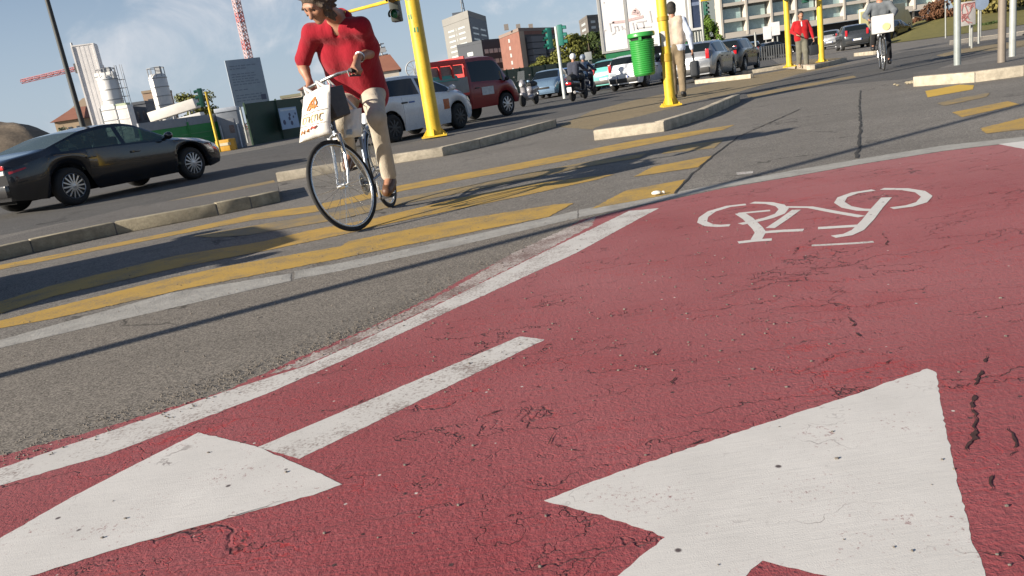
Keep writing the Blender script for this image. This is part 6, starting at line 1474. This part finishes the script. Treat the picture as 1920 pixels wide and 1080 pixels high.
sh_ = fence('hoarding_fence', 'low grey site fence at the left edge in front of the earth heap', [(-160,36,1.1),(235,33,1.1)], M('fence_grey', (.26,.28,.31)))
# ================================================================ VEGETATION
def leafm(name, c):
    t = NT(name); p = t.pos(); n = t.noise(p, 1.6, 3); n2 = t.noise(p, 9, 2)
    col = t.mix(t.ramp(n, .32, .68), tuple(x*.6 for x in c), tuple(x*1.3 for x in c)); col = t.mix(t.ramp(n2, .4, .75, 0, .5), col, (c[0]*1.5, c[1]*1.25, c[2]*.8))
    return t.done(col, .75, 0, None, .25)
L_OL = leafm('olive_leaves', (.115,.125,.030)); L_GR = leafm('green_leaves', (.085,.15,.025)); L_DK = leafm('dark_leaves', (.045,.07,.022)); L_RD = leafm('russet_leaves', (.12,.06,.035)); L_YE = leafm('yellow_leaves', (.17,.15,.05)); BARK = M('bark', (.09,.07,.05), .9, 0, .4, 4, bump=.6, bs=20)
def tree(name, label, px, Y, z0, z1, w_, mat, n=2600, leaf=.28, cat='tree', blobs=14, seed=1, group=None, trunk=True, shape='round'):
    rs = random.Random(seed); x = at(px, 120, Y).x; r_ = thing(name, label, cat, (x, Y, 0), rs.uniform(0,6), group)
    if trunk:
        t_ = MB(); t_.tube([(0,0,0),(.08,.03,z0*.6+.2),(.02,.0,(z0+z1)/2),(0,.05,z1-.3)], [.022*z1+.05,.018*z1+.04,.012*z1+.02,.02], 9)
        for k in range(7):
            a = rs.uniform(0,6.28); zz = z0+(z1-z0)*rs.uniform(.05,.6); t_.tube([(0,0,zz*.8),(math.cos(a)*w_*.2,math.sin(a)*w_*.2,zz+.1),(math.cos(a)*w_*.4,math.sin(a)*w_*.4,zz+(z1-z0)*.18)], [.05,.035,.012], 6)
        t_.build('trunk', BARK, r_, True)
    V_, F_ = [], []; B = []
    for k in range(blobs):
        a = rs.uniform(0,6.28); v = rs.random(); zc = z0+(z1-z0)*(.12+.76*v); 
        rr = (w_*.5)*(math.sin(math.pi*(.12+.8*v))**.7 if shape == 'round' else (1.05-.85*v))
        q = rs.uniform(.25,.85)**.7*rr; B.append((math.cos(a)*q, math.sin(a)*q, zc, rr*rs.uniform(.32,.55), (z1-z0)*rs.uniform(.10,.17)))
    for k in range(n):
        bx, by_, bz, br, bh = rs.choice(B); d = Vector((rs.gauss(0,1),rs.gauss(0,1),rs.gauss(0,1))).normalized()*rs.uniform(.55,1.08)
        c = Vector((bx+d.x*br, by_+d.y*br, bz+d.z*bh)); nrm = (d+Vector((rs.gauss(0,.5),rs.gauss(0,.5),rs.gauss(.3,.5)))).normalized(); s = nrm.orthogonal().normalized(); s.rotate(Matrix.Rotation(rs.uniform(0,6.28),3,nrm)); t = nrm.cross(s); L = leaf*rs.uniform(.6,1.3)
        o_ = len(V_); V_ += [c-s*L*.5, c+t*L*.32, c+s*L*.5, c-t*L*.32]; F_.append((o_,o_+1,o_+2,o_+3))
    mb = MB(); mb.add(V_, F_); mb.build('crown', mat, r_, False)
    return r_
TG = 'trees behind the traffic'
def tz(px, py, Y): return at(px, py, Y).z
Y = 108; tree('broadleaf_tree', 'broad olive green tree left of the white billboard, behind the scooter riders', 1068, Y, 2, tz(1068,62,Y), 6.5, L_OL, 4200, .42, seed=2, group=TG, blobs=20)
tree('broadleaf_tree', 'darker tree between the olive tree and the white billboard', 1108, Y+8, 2, tz(1104,58,Y+8), 5.5, L_DK, 3200, .42, seed=3, group=TG, blobs=18)
tree('broadleaf_tree', 'low olive bush left of the broad tree above the hoarding', 1030, Y+4, 1, tz(1030,100,Y+4), 5, L_OL, 2200, .4, seed=4, group=TG)
Y = 96; tree('poplar_tree', 'bright green upright tree between the dark blue panel and the modern building', 1334, Y, .8, tz(1334,20,Y), 3.4, L_GR, 4200, .32, seed=5, blobs=22, shape='cone')
tree('broadleaf_tree', 'dim tree behind the walking man and the dark blue panel', 1300, Y+10, 1, tz(1300,60,Y+10), 5, L_DK, 2400, .36, seed=6, group=TG)
Y = 62; tree('russet_shrub', 'russet leaved small tree on the grass bank at right', 1778, Y, .4, tz(1778,2,Y)*1.35, 3.2, L_RD, 4200, .22, seed=7, blobs=20)
tree('russet_shrub', 'lower reddish bush on the crest of the grass bank', 1742, Y+5, .3, tz(1742,28,Y+5)*1.35, 3.4, L_RD, 2800, .22, seed=8)
tree('yellow_tree', 'yellowish tree behind the map board and the posts at right', 1862, 60, .5, tz(1862,-30,60)*1.35, 4.6, L_YE, 4600, .26, seed=9, blobs=22)
tree('broadleaf_tree', 'green tree at the right edge behind the whitish post', 1925, 64, .8, tz(1920,-40,64)*1.3, 5.0, L_DK, 4200, .28, seed=10, blobs=22)
tree('broadleaf_tree', 'dark leafy tree behind the round sign at right', 1842, 70, .6, tz(1842,-60,70)*1.3, 5.5, L_DK, 3800, .28, seed=20, blobs=22)
tree('hedge_bush', 'low dark hedge bush below the yellowish tree at right', 1850, 50, .1, tz(1850,42,50), 3.6, L_DK, 1800, .16, 'bush', seed=11, trunk=False)
tree('broadleaf_tree', 'dark tree beside the lamp post left of the sheeted tower', 160, 105, 2, tz(154,204,105), 2.6, L_DK, 1600, .3, seed=12)
tree('broadleaf_tree', 'olive tree behind the conveyor right of the lone silo', 345, 118, 1.5, tz(342,166,118), 6.5, L_OL, 2600, .4, seed=13, group=TG)
tree('broadleaf_tree', 'pale green bush above the far left fence', 85, 95, .4, tz(85,234,95), 5.5, leafm('sage_leaves', (.12,.14,.09)), 1800, .3, seed=14)
for i, (px, w_) in enumerate(((470,5),(520,5),(585,6),(630,6))): tree('hedge_bush', ['russet hedge bush behind the kiosk fence','hedge bush right of the blue grey notice board','hedge bush above the poster','hedge bush behind the rider bag'][i], px, 75, .3, tz(px, 200-(px-470)*.16, 75), w_, L_RD if i == 0 else L_OL, 900, .24, 'bush', seed=30+i, trunk=False, group='hedge bushes behind the dark hoarding')
# grass bank on the right
gp = [(1668,82,52),(1700,72,56),(1760,62,60),(1900,50,66),(2050,35,70)]
mb = MB(); low = [G(1660,88),G(1700,80),G(1760,68),G(1800,62),G(1900,48)]
pts = [Vector((at(p,80,y).x,y,0)) for p, y in ((1655,50),(1700,47),(1790,44),(1930,44),(1660,66),(1720,66),(1790,66),(1930,66))]
hs = [0,0,0,.0,.15,1.1,1.5,1.2]; N = 14; vs = []
for j in range(N+1):
    for i in range(3*N+1):
        s = i/N; k = min(2, int(s)); f_ = s-k; a = pts[k].lerp(pts[k+1], f_); b = pts[4+k].lerp(pts[5+k], f_); t = j/N; h0 = hs[4+k]*(1-f_)+hs[5+k]*f_
        p = a.lerp(b, t); vs.append((p.x, p.y, .02+h0*t**1.2+noise.noise(p*.8)*.06*t))
W_ = 3*N+1; mb.add(vs, [(j*W_+i, j*W_+i+1, (j+1)*W_+i+1, (j+1)*W_+i) for j in range(N) for i in range(3*N)])
tg = NT('grass_green'); p = tg.pos(); struct('grass_bank', mb, tg.done(tg.mix(tg.ramp(tg.noise(p, 3, 5, .7), .3, .7), (.11,.11,.035), (.23,.20,.075)), .95, 0, tg.bump(tg.noise(p, 25, 4), .7, .03), .2), True)
